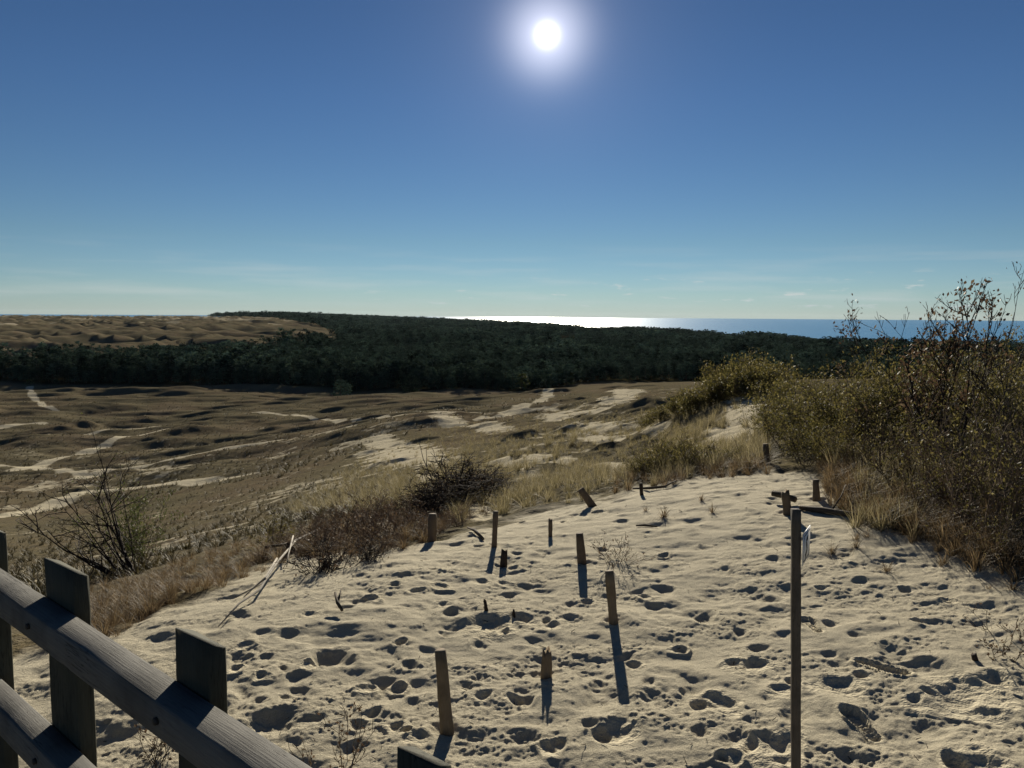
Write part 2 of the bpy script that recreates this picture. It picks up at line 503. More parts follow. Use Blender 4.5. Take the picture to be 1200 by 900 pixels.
for (hx, hy, hw, hh) in HUM:
    if hx > 560 and hx != 735: hh *= 0.75
    hh *= 0.6
    a, r = ground_r(hx, hy)
    x0, y0 = r * math.sin(a), r * math.cos(a)
    w = hw * r / 900 * 0.5
    ws = window(x0, y0, max(w * 2.6, hh * 9))
    dx = (X[ws] - x0) * math.cos(a) - (Y[ws] - y0) * math.sin(a)
    dy = (X[ws] - x0) * math.sin(a) + (Y[ws] - y0) * math.cos(a)
    wx_ = vnoise(X[ws] / w * 1.1, Y[ws] / w * 1.1, int(hx)); wy_ = vnoise(X[ws] / w * 1.3, Y[ws] / w * 1.3, int(hy) + 5)
    dx = dx * 0.8 + wx_ * w * 1.1
    dy = dy + hh * 1.6 * wy_ + 0.35 * hh * np.sin(dx / w * 2.1 + hx) - 0.3 * dx * (0.4 + 0.5 * math.sin(hx * 3)) - 0.15 * dx * dx / w
    lat = np.exp(-(np.abs(dx) / w / 1.15) ** 2.0)
    face = hh * 1.75
    prof = np.where(dy < face, smooth(-face, face, dy), np.exp(-((dy - face) / (hh * 5.0)) ** 2))
    Z[ws] += hh * lat * prof
    hum_mask[ws] = np.maximum(hum_mask[ws], lat * smooth(-face * 1.2, 0, dy) * smooth(face * 1.6, face * 0.6, dy))

# --- near sand relief: ripples, old soft prints, fresh prints
ns = near_sand
lump = 0.4 + 1.0 * smooth(-0.25, 0.3, fbm(X * 2.3, Y * 4.5, 3, 43))
rel = fbm(X * 1.3, Y * 2.1, 3, 41, 0.36) * 0.033 + fbm(X * 4.0, Y * 7.5, 3, 47, 0.45) * 0.021 + fbm(X * 15, Y * 22, 2, 53) * 0.0052 * lump + fbm(X * 46, Y * 58, 2, 57) * 0.0068 * lump * smooth(9.5, 5.5, RAD)
rel = rel * (0.72 + 0.28 * smooth(10, 5.5, RAD))
pits = np.zeros_like(Z); smoothz = np.zeros_like(Z)
prng = np.random.default_rng(21)


def pit(x0, y0, a, w, l, depth, rim, sharp, fresh=1.0):
    ws = window(x0, y0, 2.3 * max(w, l))
    if Z[ws].size == 0: return
    dx = X[ws] - x0; dy = Y[ws] - y0
    u = (dx * math.cos(a) + dy * math.sin(a)) / w; v = (-dx * math.sin(a) + dy * math.cos(a)) / l
    v = np.where(v > -0.1, (v + 0.1) * 0.95, (v + 0.1) * 0.6) + 0.35 * u * u      # steep far wall, gentle near one
    wv = 0.75 * vnoise(dx * 9 + x0 * 7, dy * 9 + y0 * 5, 3) + 0.35 * vnoise(dx * 22 + x0 * 9, dy * 22 + y0 * 3, 4)
    q = np.sqrt(u * u + v * v) + wv
    q = np.maximum(q, 0.0)
    body = -depth * np.clip(1 - np.minimum(q, 1) ** sharp, 0, 1) ** 1.6
    ring = rim * np.exp(-((q - 1.3) / 0.5) ** 2) * (0.12 + 0.88 * smooth(-0.3, 0.6, v))
    pits[ws] += body + ring
    if fresh: smoothz[ws] = np.maximum(smoothz[ws], 0.92 * smooth(1.7, 1.15, q))


for _ in range(950):        # old, wind-softened prints
    r = 2.4 * math.exp(prng.random() * math.log(13 / 2.4)); a = prng.uniform(-0.66, 0.66)
    if prng.random() > (r / 13) ** 0.8 + 0.15: continue
    s = prng.uniform(0.07, 0.15)
    pit(r * math.sin(a), r * math.cos(a), prng.uniform(-0.7, 0.7), s * prng.uniform(1, 1.9), s, prng.uniform(0.006, 0.017), prng.uniform(0.001, 0.004), 2.0, 0.0)

PRINTS = """545 801 14,560 791 16,570 814 14,585 669 20,602 664 14,566 681 14,588 683 12,611 684 16,600 696 12,644 693 28,618 639 14,639 648 20,623 631 13,604 650 10,
577 728 34,648 733 17,650 748 26,624 752 18,641 726 10,668 723 14,687 705 12,670 707 12,549 710 16,737 767 9,751 693 12,616 862 26,639 877 12,657 872 15,
604 817 13,619 818 10,732 858 34,736 844 16,779 690 20,754 699 10,764 710 14,790 711 14,825 724 19,867 738 13,919 745 18,887 757 20,887 778 30,845 820 32,897 864 11,
920 840 24,861 887 22,739 778 11,914 873 36,862 865 24,822 859 16,912 807 22,996 838 13,992 886 20,1040 761 24,1134 806 44,1196 872 28,970 765 16,970 731 11,1028 728 16,1074 729 10,1092 731 14,
986 800 32,1072 820 24,1156 838 24,1112 886 26,1152 892 30,514 685 16,492 691 14,421 702 16,406 712 14,387 766 24,410 773 12,472 751 13,431 805 17,450 795 16,467 803 17,
372 844 18,417 847 12,444 858 15,467 851 16,492 863 22,414 873 11,441 833 14,485 821 14,519 708 12,529 717 14,498 759 18,267 699 24,289 754 13,314 767 15,284 768 20,303 742 14,
331 781 11,345 792 13,305 791 14,362 778 18,387 767 22,351 808 16,333 818 14,304 822 15,281 806 14,278 782 14,
435 700 14,463 684 12,475 672 12,506 668 12,532 660 12,550 668 10,561 640 14,548 628 12,612 612 10,700 600 12,730 610 10,660 612 9,705 645 8,780 650 8,822 640 7,850 668 8,880 690 10,905 655 8,
960 690 10,1010 680 9,1060 690 10,1110 700 9,800 760 12,760 800 12,700 800 14,690 850 14,590 740 12,560 755 12,520 742 12,480 775 12,360 720 12,340 740 12,1000 745 10,1150 760 12"""
for tok in PRINTS.replace("\n", "").split(","):
    if not tok.strip(): continue
    hx, hy, hw = map(float, tok.split())
    a, r = ground_r(hx, hy)
    w = max(hw * r / 900 * 0.5 * prng.uniform(1.0, 1.5), 0.035)
    l = min(max(w * prng.uniform(0.6, 1.0), 0.04), 0.14)
    if prng.random() < 0.6 and hw < 30:      # half blown over: wide and shallow
        pit(r * math.sin(a), r * math.cos(a), prng.uniform(-0.9, 0.9), w * 1.3, l * 1.25, prng.uniform(0.014, 0.024), 0.004, 2.0, 0.0)
        continue
    pit(r * math.sin(a), r * math.cos(a), prng.uniform(-0.9, 0.9), w, l, min(0.22 * l + 0.015, 0.042) * prng.choice([0.6, 0.8, 1.0]), 0.008, 2.2)
    if hw > 20:      # collapsed second lobe beside big prints
        d = prng.choice([-1, 1]) * w * 1.3
        pit(r * math.sin(a) + d, r * math.cos(a) + prng.uniform(-0.06, 0.09), prng.uniform(-0.5, 0.5), w * 0.55, l * 0.6, 0.034, 0.009, 2.0)


for (sx, sy) in ((524, 857), (640, 791), (719, 732), (682, 661), (590, 661), (645, 629), (579, 642), (506, 633), (695, 594), (923, 602), (957, 585)):
    a, r = ground_r(sx, sy)
    pit(r * math.sin(a), r * math.cos(a) + 0.01, prng.uniform(-0.4, 0.4), 0.10, 0.075, 0.012, 0.009, 2.0, 0.0)


def shoe(px, py, ang, ln, wd):
    a, r = ground_r(px, py)
    x0, y0 = r * math.sin(a), r * math.cos(a)
    ws = window(x0, y0, ln * 1.2)
    dx = X[ws] - x0; dy = Y[ws] - y0
    u = dx * math.cos(ang) + dy * math.sin(ang); v = -dx * math.sin(ang) + dy * math.cos(ang)
    wl_ = wd * (0.78 + 0.22 * np.cos((u / ln - 0.25) * 2 * math.pi))
    q = np.maximum(np.abs(u) / (ln / 2), 0) ** 3 + (np.abs(v) / (wl_ / 2)) ** 3
    ins = smooth(1.1, 0.75, q)
    tread = 0.006 * np.sin(2 * math.pi * (u + 0.5 * np.abs(((v / 0.03) % 1) - 0.5) * 0.03) / 0.026) * smooth(0.03, 0.0, np.abs(u) - ln * 0.40)
    pits[ws] = pits[ws] * (1 - ins) + ins * (-0.024 + tread - 0.014 * smooth(0.25, 0.45, np.abs(u) / ln)) + 0.012 * np.exp(-((q - 1.5) / 0.5) ** 2)
    smoothz[ws] = np.maximum(smoothz[ws], smooth(2.4, 1.2, q))


shoe(1034, 784, -0.85, 0.31, 0.115)
shoe(1008, 848, 1.75, 0.29, 0.11)
shoe(950, 732, 1.6, 0.28, 0.11)
pits = np.maximum(pits, -0.055 + 0.2 * np.minimum(pits + 0.055, 0))
Z = Z + ns * (rel * (1 - 0.8 * smoothz) + pits) + (1 - ns) * smooth(20, 9, RAD) * fbm(X * 1.6, Y * 1.6, 4, 61) * 0.12

# --- masks
PATHS = [
    ([(-60, 560), (0, 552), (34, 546), (60, 539), (90, 531), (124, 522), (150, 514), (170, 510.6), (200, 508), (226, 505), (262, 500)], 1.7),
    ([(60, 568), (128, 556), (152, 551), (180, 546), (216, 540), (260, 534), (300, 528), (340, 521), (380, 512), (410, 507)], 1.6),
    ([(-60, 606), (0, 598), (40, 591), (70, 585), (100, 576), (150, 571), (200, 567), (250, 561), (300, 553)], 2.0),
    ([(0, 545), (40, 546), (70, 552), (100, 562)], 1.5),
    ([(42, 450), (34, 458), (44, 470), (52, 477), (70, 481)], 1.3), ([(-30, 503), (0, 500), (24, 497), (50, 495)], 1.8),
    ([(56, 517), (66, 512), (90, 509), (125, 505), (156, 501), (185, 499)], 1.2),
    ([(640, 455), (643, 466), (632, 473), (610, 482), (570, 488), (520, 494), (470, 500)], 1.8),
    ([(300, 488), (345, 490), (385, 493), (430, 498), (480, 498)], 1.3), ([(712, 459), (730, 457), (738, 461), (722, 470), (700, 478)], 2.6),
    ([(185, 449), (230, 447)], 1.6), ([(560, 492), (600, 484), (640, 478), (680, 474)], 1.0),
]
pathm = np.zeros_like(Z)
reg = (RAD > 40) & (RAD < 420)
xr, yr = X[reg], Y[reg]
for pl, wd in PATHS:
    pa, pr = ground_many([p[0] for p in pl], [p[1] for p in pl])
    q = np.stack([pr * np.sin(pa), pr * np.cos(pa)], 1)
    q = q[~np.isnan(q[:, 0])]
    dmin = np.full(len(xr), 1e9)
    for k in range(len(q) - 1):
        e = q[k + 1] - q[k]; L2 = max(e @ e, 1e-6)
        t = np.clip(((xr - q[k, 0]) * e[0] + (yr - q[k, 1]) * e[1]) / L2, 0, 1)
        dmin = np.minimum(dmin, np.hypot(xr - q[k, 0] - t * e[0], yr - q[k, 1] - t * e[1]))
    wv = wd * 1.25 * (1 + 0.7 * fbm(xr * 0.12, yr * 0.12, 3, 71))
    pathm[reg] = np.maximum(pathm[reg], smooth(wv * 1.15, wv * 0.55, dmin))
sand = np.maximum(near_sand, pathm * 0.85)
PATCH = [(478, 536, 66, 17), (452, 522, 30, 8), (612, 556, 34, 8), (690, 486, 36, 6), (702, 500, 40, 6), (735, 459, 22, 4), (722, 470, 26, 4), (655, 490, 30, 5), (575, 503, 34, 5),
         (870, 492, 26, 34), (845, 520, 30, 16), (530, 497, 30, 4), (640, 540, 40, 8), (560, 600, 30, 10), (720, 545, 50, 7), (590, 545, 24, 6), (700, 515, 40, 5), (505, 560, 20, 8)]
fn = fbm(X * 0.9, Y * 0.9, 5, 81)
fl = fbm(X * 0.12, Y * 0.12, 4, 85)
for (sx, sy, sw, sh) in PATCH:
    sw *= 0.8; sh *= 0.8
    d = ((PX - sx) / sw) ** 2 + ((PY - sy) / sh) ** 2
    d = np.where((RAD > 9) & (RAD < 330), d, 9)
    sand = np.maximum(sand, 0.95 * smooth(1.8, 0.3, d + fn * 1.5))
midz = smooth(10, 13, RAD) * smooth(260, 90, RAD) * smooth(430, 560, PX)
sand = np.maximum(sand, midz * smooth(0.24, 0.48, fn * 0.7 + fl * 0.9) * 0.6)
slope_l = smooth(9, 14, RAD) * smooth(300, 150, RAD) * (1 - smooth(430, 560, PX))
sand = np.maximum(sand, slope_l * smooth(0.16, 0.5, fn * 0.6 + fl) * 0.6)
farsand = leftd * smooth(0.05, 0.2, fbm(X * 0.02, Y * 0.007, 4, 91) - 0.16 + 0.12 * smooth(1300, 1900, RAD) - 0.3 * smooth(1500, 1000, RAD))
sand = np.maximum(sand, farsand * 0.45)
sand = sand * (1 - 0.8 * hum_mask * smooth(60, 120, RAD) * (1 - pathm))
# front edge of the wood, from the left out-of-frame side to the right
EDGE = [(-60, 448), (0, 447), (60, 449), (120, 448), (200, 447), (300, 448), (360, 449), (420, 453), (500, 455), (560, 458), (600, 459), (640, 455), (680, 447), (720, 445), (760, 446), (800, 446), (860, 445), (960, 444), (1260, 443)]
ex = np.array([e[0] for e in EDGE], float); ey = np.array([e[1] for e in EDGE], float)


def edge_r(px):
    y = np.interp(px, ex, ey)
    hz = 371.5 + 0.0065 * (px - 600)
    return np.clip(33.0 * 900 / np.cos(np.arctan((px - 600) / 900)) / (y - hz), 340, 470)


pxg = PX
fb = np.interp(RAD, [380, 470, 520, 560, 900, 1800, 2600, 3200], [-900, -900, 260, 330, 415, 345, 275, 250])
forest_m = smooth(0, 25, pxg - fb) * smooth(-14, 0, RAD - edge_r(600 + 900 * np.tan(np.clip(AZ, -1.0, 1.0)))) * smooth(3.0, 2.4, np.abs(AZ))

verts = np.stack([X, Y, Z], -1).reshape(-1, 3)
ii = np.arange(NR - 1)[:, None] * NC + np.arange(NC - 1)[None]
quads = np.stack([ii, ii + 1, ii + 1 + NC, ii + NC], -1).reshape(-1, 4)
seam = np.arange(NR - 1) * NC
quads = np.concatenate([quads, np.stack([seam + NC - 1, seam, seam + NC, seam + 2 * NC - 1], 1)])
verts = np.concatenate([verts, [[0, 0, Z[0].mean()]]])
k = np.arange(NC); tris = np.stack([np.full(NC, NR * NC), (k + 1) % NC, k], 1)

# ground material
t = NT("sand_and_dry_grass")
P = t.pos()
att = t.n("ShaderNodeAttribute", attribute_name="sand").outputs["Fac"]
aff = t.n("ShaderNodeAttribute", attribute_name="forest").outputs["Fac"]
anear = t.n("ShaderNodeAttribute", attribute_name="near").outputs["Fac"]
s1 = t.noise(P, 170, 3, 0.85); s2 = t.noise(P, 2.2, 5)
sandc = t.mix(s2, (0.56, 0.50, 0.365), (0.64, 0.575, 0.43))
sandc = t.mix(t.ramp(s1, [(0.34, (0.8, 0.8, 0.8)), (0.58, (0, 0, 0))]), sandc, (0.36, 0.31, 0.22))  # dark grain speckle, with tiny grain shadows painted into the sand colour
g1 = t.noise(t.mapping(P, (1, 0.5, 1)), 0.055, 6, 0.6); g2 = t.noise(P, 1.6, 6, 0.7); g3 = t.noise(P, 9, 4, 0.7)
gr = t.ramp(g1, [(0.33, (0.037, 0.031, 0.012)), (0.48, (0.060, 0.048, 0.018)), (0.60, (0.056, 0.040, 0.016)), (0.72, (0.086, 0.066, 0.029))])
gr = t.mix(t.ramp(g2, [(0.38, (0.75, 0.75, 0.75)), (0.62, (0, 0, 0))]), gr, (0.040, 0.034, 0.017))
gr = t.mix(t.ramp(g3, [(0.5, (0, 0, 0)), (0.75, (0.6, 0.6, 0.6))]), gr, (0.125, 0.10, 0.047))
gr = t.mix(1.0, gr, (2.3, 2.42, 3.7), 'MULTIPLY')
brk = t.math('ADD', att, t.math('ADD', t.math('MULTIPLY', t.math('SUBTRACT', g2, 0.5), 1.1), t.math('MULTIPLY', t.math('SUBTRACT', g3, 0.5), 0.7)))
fac = t.ramp(brk, [(0.28, (0, 0, 0)), (0.74, (1, 1, 1))])
fac2 = t.math('MAXIMUM', t.math('MULTIPLY', fac, 0.86), t.math('MULTIPLY', anear, att))
col = t.mix(fac2, gr, sandc)
col = t.mix(aff, col, (0.035, 0.032, 0.018))  # forest floor, with the shade beneath the trees put into its colour
b1 = t.bump(t.noise(P, 85, 4, 0.8), anear, 0.016)
b2 = t.bump(g2, t.math('MULTIPLY', t.math('SUBTRACT', 1.0, anear), 0.55), 0.35, b1)
b3 = t.bump(g3, t.math('MULTIPLY', t.math('SUBTRACT', 1.0, anear), 0.45), 0.07, b2)
M_GROUND = t.done(t.principled(col, 1.0, b3, t.math('MULTIPLY', anear, 0.1)))
me = mesh_np("ground", verts, quads, tris, [M_GROUND], smooth_shade=True)
for nm, arr in (("sand", sand), ("forest", forest_m), ("near", near_sand * (1 - 0.8 * smoothz))):
    at = me.attributes.new(nm, 'FLOAT', 'POINT')
    at.data.foreach_set("value", np.append(arr.ravel(), 1.0).astype(np.float32))
ground = link("ground", me); tag(ground, kind="structure")


def G(px, py, dz=0.0):
    """A point of the finished ground seen at a picture position."""
    a, r = ground_r(px, py)
    return on_ground(r * math.sin(a), r * math.cos(a), dz)


def on_ground(x, y, dz=0.0):
    r = math.hypot(x, y); a = math.atan2(x, y)
    i = np.clip(np.searchsorted(rows, r), 1, NR - 1); j = np.clip(np.searchsorted(cols, a), 1, NC - 1)
    fr = np.clip((r - rows[i - 1]) / (rows[i] - rows[i - 1]), 0, 1); fa = (a - cols[j - 1]) / (cols[j] - cols[j - 1])
    z = (Z[i - 1, j - 1] * (1 - fa) + Z[i - 1, j] * fa) * (1 - fr) + (Z[i, j - 1] * (1 - fa) + Z[i, j] * fa) * fr
    return np.array([x, y, float(z) + dz])


def ground_z(x, y):
    r = np.hypot(x, y); a = np.arctan2(x, y)
    i = np.clip(np.searchsorted(rows, r), 1, NR - 1); j = np.clip(np.searchsorted(cols, a), 1, NC - 1)
    fr = np.clip((r - rows[i - 1]) / (rows[i] - rows[i - 1]), 0, 1); fa = np.clip((a - cols[j - 1]) / (cols[j] - cols[j - 1]), 0, 1)
    return (Z[i - 1, j - 1] * (1 - fa) + Z[i - 1, j] * fa) * (1 - fr) + (Z[i, j - 1] * (1 - fa) + Z[i, j] * fa) * fr


def sand_at(x, y):
    r = np.hypot(x, y); a = np.arctan2(x, y)
    i = np.clip(np.searchsorted(rows, r), 0, NR - 1); j = np.clip(np.searchsorted(cols, a), 0, NC - 1)
    return sand[i, j]


# ------------------------------------------------------------------ sea
t = NT("sea_water")
P = t.pos()
w1 = t.noise(t.mapping(P, (1, 1, 1)), 0.05, 5, 0.6)
w2 = t.noise(t.mapping(P, (0.35, 1.0, 1)), 0.0012, 4, 0.6)
p = t.n("ShaderNodeBsdfPrincipled")
t.l(t.mix(w2, (0.025, 0.17, 0.34), (0.04, 0.21, 0.42)), p.inputs["Base Color"])
p.inputs["Roughness"].default_value = 0.245
p.inputs["IOR"].default_value = 1.33
p.inputs["Specular IOR Level"].default_value = 0.3
t.l(t.bump(w1, 0.35, 4.0), p.inputs["Normal"])
M_SEA = t.done(p.outputs[0])
seg = 128; ang = np.arange(seg) * 2 * math.pi / seg
radii = [300, 1500, 6000, 16000]
sv = np.concatenate([np.stack([np.sin(ang) * q, np.cos(ang) * q, np.full(seg, SEA_Z)], 1) for q in radii])
i = np.arange(seg); j = (i + 1) % seg
sq = np.concatenate([np.stack([i + k * seg, i + (k + 1) * seg, j + (k + 1) * seg, j + k * seg], 1) for k in range(len(radii) - 1)])
tag(link("sea", mesh_np("sea", sv, sq[:, ::-1], None, [M_SEA])), kind="structure")

# ------------------------------------------------------------------ pines
def crown_cards(rng, n, h, w, z0, size, kind=0):
    """Leaf clumps spread through a crown volume: a bent quad each."""
    nb = max(5, n // 14)
    bz = rng.random(nb) ** 0.8
    bang = rng.random(nb) * 2 * math.pi
    prof = np.sin(np.clip(bz * 0.86 + 0.12, 0, 1) * math.pi) ** 0.75 if kind == 0 else (1 - bz) ** 0.75 * 0.95 + 0.08
    brad = prof * w / 2 * (0.5 + 0.5 * rng.random(nb))
    cen = np.stack([np.cos(bang) * brad, np.sin(bang) * brad, z0 + bz * (h - z0)], 1)
    k = rng.integers(0, nb, n)
    c = cen[k] + rng.normal(0, 1, (n, 3)) * np.array([0.55, 0.55, 0.36]) * size * 1.05
    c[:, 2] = np.clip(c[:, 2], z0 * 0.8, h)
    nrm = rng.normal(0, 1, (n, 3)); nrm[:, 2] = np.abs(nrm[:, 2]) + 0.3
    nrm /= np.linalg.norm(nrm, axis=1, keepdims=True)
    a = np.cross(nrm, np.array([0.3, 0.2, 1.0])); a /= np.linalg.norm(a, axis=1, keepdims=True); b = np.cross(nrm, a)
    s = size * rng.uniform(0.45, 1.0, n)[:, None]
    j1, j2 = rng.uniform(0.6, 1.2, (2, n, 1))
    q = np.stack([c - a * s * 0.5, c - b * s * 0.45 * j1, c + a * s * 0.55, c + b * s * 0.45 * j2], 1).reshape(-1, 3)
    f = np.arange(n * 4).reshape(-1, 4)
    return q, f


def trunk_np(h, r):
    return segs_to_tubes(np.array([[0, 0, -0.6], [0, 0, h * 0.5]]), np.array([[0, 0, h * 0.5], [0.1, 0, h * 0.95]]), [r, r * 0.7], [r * 0.7, r * 0.15], 5)


def pine_mesh(name, seed, n, h, w, z0, size, kind):
    rng = np.random.default_rng(seed)
    v, f = crown_cards(rng, n, h, w, z0, size, kind)
    tv, tf = trunk_np(h, 0.16)
    return mesh_np(name, np.concatenate([v, tv]), np.concatenate([f, tf + len(v)]), None, [M_PINE, M_TRUNK], np.concatenate([np.zeros(len(f)), np.ones(len(tf))]))


HI = [pine_mesh("edge_pine", 100 + s, 520, h, w, z0, 0.95, k) for s, (h, w, z0, k) in enumerate([(11, 5.6, 0.8, 0), (12.5, 6.2, 1.2, 0), (9.5, 5.0, 0.6, 1), (13, 5.6, 1.3, 0), (8, 5.2, 0.5, 0), (12, 5.2, 0.8, 1)])]
frng = np.random.default_rng(5)
first = None; placed = 0; front_xy = []
for px in np.arange(-25, 905, 4.6):
    for row in range(1):
        pxx = px + frng.normal(0, 1.4)
        r = float(edge_r(pxx)) + abs(frng.normal(0, 3.5))
        a = math.atan((pxx - 600) / 900)
        x, y = r * math.sin(a), r * math.cos(a)
        p = on_ground(x, y, -0.2)
        o = bpy.data.objects.new("pine_tree", HI[int(frng.integers(0, 6))])
        COL.objects.link(o)
        s = frng.uniform(0.6, 0.9)
        o.location = p; o.rotation_euler = (0, 0, frng.uniform(0, 6.28)); o.scale = (s * frng.uniform(1.0, 1.3), s * frng.uniform(1.0, 1.3), s)
        tag(o, "dark pine standing in the front row of the forest across the grassy plain", "tree", "pines along the front edge of the forest")
        placed += 1

# the rest of the wood: one mass
fv = []; ff = []; ft = []; fofs = 0
LO = [crown_cards(np.random.default_rng(300 + s), 130, h, w, z0, 1.25, k) for s, (h, w, z0, k) in enumerate([(12, 5.5, 1, 0), (13, 6.2, 1.4, 0), (11, 5.0, 0.8, 1), (12.5, 5.8, 1.2, 0), (10, 5.6, 0.6, 0)])]
VLO = [crown_cards(np.random.default_rng(400 + s), 44, h, w, z0, 2.4, k) for s, (h, w, z0, k) in enumerate([(12, 7, 5, 0), (13, 8, 5, 0), (11, 7.2, 5, 1), (12.5, 7.6, 5, 0)])]


def scatter_forest(r0, r1, area, protos, px0=-90, px1=1290, smin=0.85, smax=1.2):
    global fofs
    a0, a1 = math.atan((px0 - 600) / 900), math.atan((px1 - 600) / 900)
    n = int(0.5 * (a1 - a0) * (r1 ** 2 - r0 ** 2) / area)
    a = frng.uniform(a0, a1, n); r = np.sqrt(frng.uniform(r0 ** 2, r1 ** 2, n))
    px = 600 + 900 * np.tan(a)
    bd = np.interp(r, [380, 470, 520, 560, 900, 1800, 2600, 3200], [-900, -900, 260, 330, 415, 345, 275, 250])
    bd = bd + 30 * fbm(r * 0.01, a * 30, 3, 7)
    ok = (r > edge_r(px) + 4) & (px > bd) & (r < coast_r(px) * 0.985)
    gap = fbm(r * np.sin(a) * 0.02, r * np.cos(a) * 0.02, 3, 9)
    ok &= ~((gap < -0.33) & (r > 480))
    a, r = a[ok], r[ok]
    x, y = r * np.sin(a), r * np.cos(a)
    z = ground_z(x, y) - 0.2
    which = frng.integers(0, len(protos), len(x))
    hs = 1 + 0.7 * fbm(x * 0.013, y * 0.013, 3, 15)
    for k, (pv, pf) in enumerate(protos):
        m = which == k
        s = frng.uniform(smin, smax, m.sum()) * hs[m] * 0.78
        s = np.stack([s * 1.15, s * 1.15, s], 1)
        v, f = tile(pv, pf, np.stack([x[m], y[m], z[m]], 1), frng.uniform(0, 6.28, m.sum()), s)
        fv.append(v.astype(np.float32)); ff.append(f + fofs); fofs += len(v)
        ft.append(np.repeat(frng.uniform(0.25, 1.6, m.sum()) * (1 + 0.8 * fbm(x[m] * 0.03, y[m] * 0.03, 2, 19)), len(pv)).astype(np.float32))


scatter_forest(340, 560, 17, LO)
scatter_forest(560, 1000, 30, LO, smin=0.9, smax=1.35)
scatter_forest(1000, 2000, 60, VLO, smin=0.9, smax=1.3)
scatter_forest(2000, 5600, 190, VLO, px1=700, smin=1.1, smax=1.7)
fme = mesh_np("forest", np.concatenate(fv), np.concatenate(ff), None, [M_WOOD])
fme.attributes.new("tint", 'FLOAT', 'POINT').data.foreach_set("value", np.concatenate(ft))
tag(link("forest", fme), "dark pine forest stretching from the plain to the sea", "forest", None, "stuff")


def part_tree(name, px, py, h, w, seed, label, mat, kind, n=420, size=0.6, z0f=0.05):
    rng = np.random.default_rng(seed)
    a = math.atan((px - 600) / 900)
    hz = 371.5 + 0.0065 * (px - 600)
    r = min(33.0 * 900 / math.cos(a) / (py - hz), float(edge_r(px)) - 3)
    p = on_ground(r * math.sin(a), r * math.cos(a))
    e = empty(name, p, label, "tree")
    v, f = crown_cards(rng, n, h, w, h * z0f, size, kind)
    link("crown", mesh_np("crown", v, f, None, [mat]), e)
    tv, tf = trunk_np(h, 0.14)
    link("trunk", mesh_np("trunk", tv, tf, None, [M_TRUNK]), e)
    return e


part_tree("pine_tree", 398, 461, 7.6, 9.0, 11, "round dark pine standing alone on the plain, left of a second one", M_PINE, 0, 900, 0.9)
part_tree("pine_tree", 481, 461, 8.4, 8.6, 12, "ragged dark pine standing on the plain just before the forest edge", M_PINE, 0, 800, 0.9)
part_tree("leafy_tree", 670, 450, 6.0, 4.2, 13, "small pale green conical tree before the dark forest", M_BIRCHLEAF, 1, 420, 0.7)
part_tree("leafy_tree", 738, 448, 9.5, 6.0, 14, "tall rounded tree rising above the forest edge beyond the dune path", M_PINE, 0, 600, 0.9)
part_tree("leafy_tree", 612, 459, 7.5, 6.5, 15, "broad yellowish green tree in the front of the forest", M_BIRCHLEAF, 0, 520, 0.8)
part_tree("bush", 32, 450, 2.4, 4.8, 16, "low yellowish bush before the forest near the winding sand path", M_BIRCHLEAF, 0, 240, 0.5)

# ------------------------------------------------------------------ shrubs
def grow_shrub(rng, n_stems, h, spread, levels=3, twig=0.5, r0=0.011, seg=5, upright=0.6, side=None, nbr=(3, 5), droop=0.0):
    """Branch segments and twig-tip positions of a many-stemmed shrub."""
    S0, S1, Ra, Rb, tips = [], [], [], [], []

    def branch(p, d, L, r, lev):
        n = seg if lev == 0 else max(2, seg - lev)
        pts = [p]; cur = p.copy(); dd = d.copy()
        for s in range(n):
            dd = dd + rng.normal(0, 0.13, 3) + np.array([0, 0, 0.06 * upright - droop * lev])
            dd /= np.linalg.norm(dd)
            nx = cur + dd * L / n
            ra = r * (1 - 0.75 * s / n); rb = r * (1 - 0.75 * (s + 1) / n)
            S0.append(cur); S1.append(nx); Ra.append(ra); Rb.append(rb)
            if lev >= levels - 2: tips.append((nx, dd.copy(), lev))
            cur = nx; pts.append(nx)
        if lev < levels - 1:
            for _ in range(int(rng.integers(nbr[0], nbr[1] + 1))):
                tpos = rng.uniform(0.25, 0.95) * n
                q = pts[int(tpos)] + (pts[min(int(tpos) + 1, n)] - pts[int(tpos)]) * (tpos - int(tpos))
                nd = dd * 0.7 + rng.normal(0, 0.5, 3); nd[2] = nd[2] * 0.6 + 0.4 * upright
                nd /= np.linalg.norm(nd)
                branch(q, nd, L * twig * rng.uniform(0.6, 1.1), r * 0.55, lev + 1)

    for _ in range(n_stems):
        a = rng.uniform(0, 2 * math.pi) if side is None else rng.normal(side[0], side[1])
        lean = abs(rng.normal(0, spread)) if side is None or len(side) < 4 else rng.uniform(side[2], side[3])
        d = np.array([math.cos(a) * math.sin(lean), math.sin(a) * math.sin(lean), math.cos(lean)])
        b = np.array([math.cos(a), math.sin(a), 0]) * rng.uniform(0, 0.12) * h
        b[2] = -0.08
        branch(b, d, h * rng.uniform(0.65, 1.1), r0 * rng.uniform(0.7, 1.2), 0)
    return np.array(S0), np.array(S1), np.array(Ra), np.array(Rb), tips


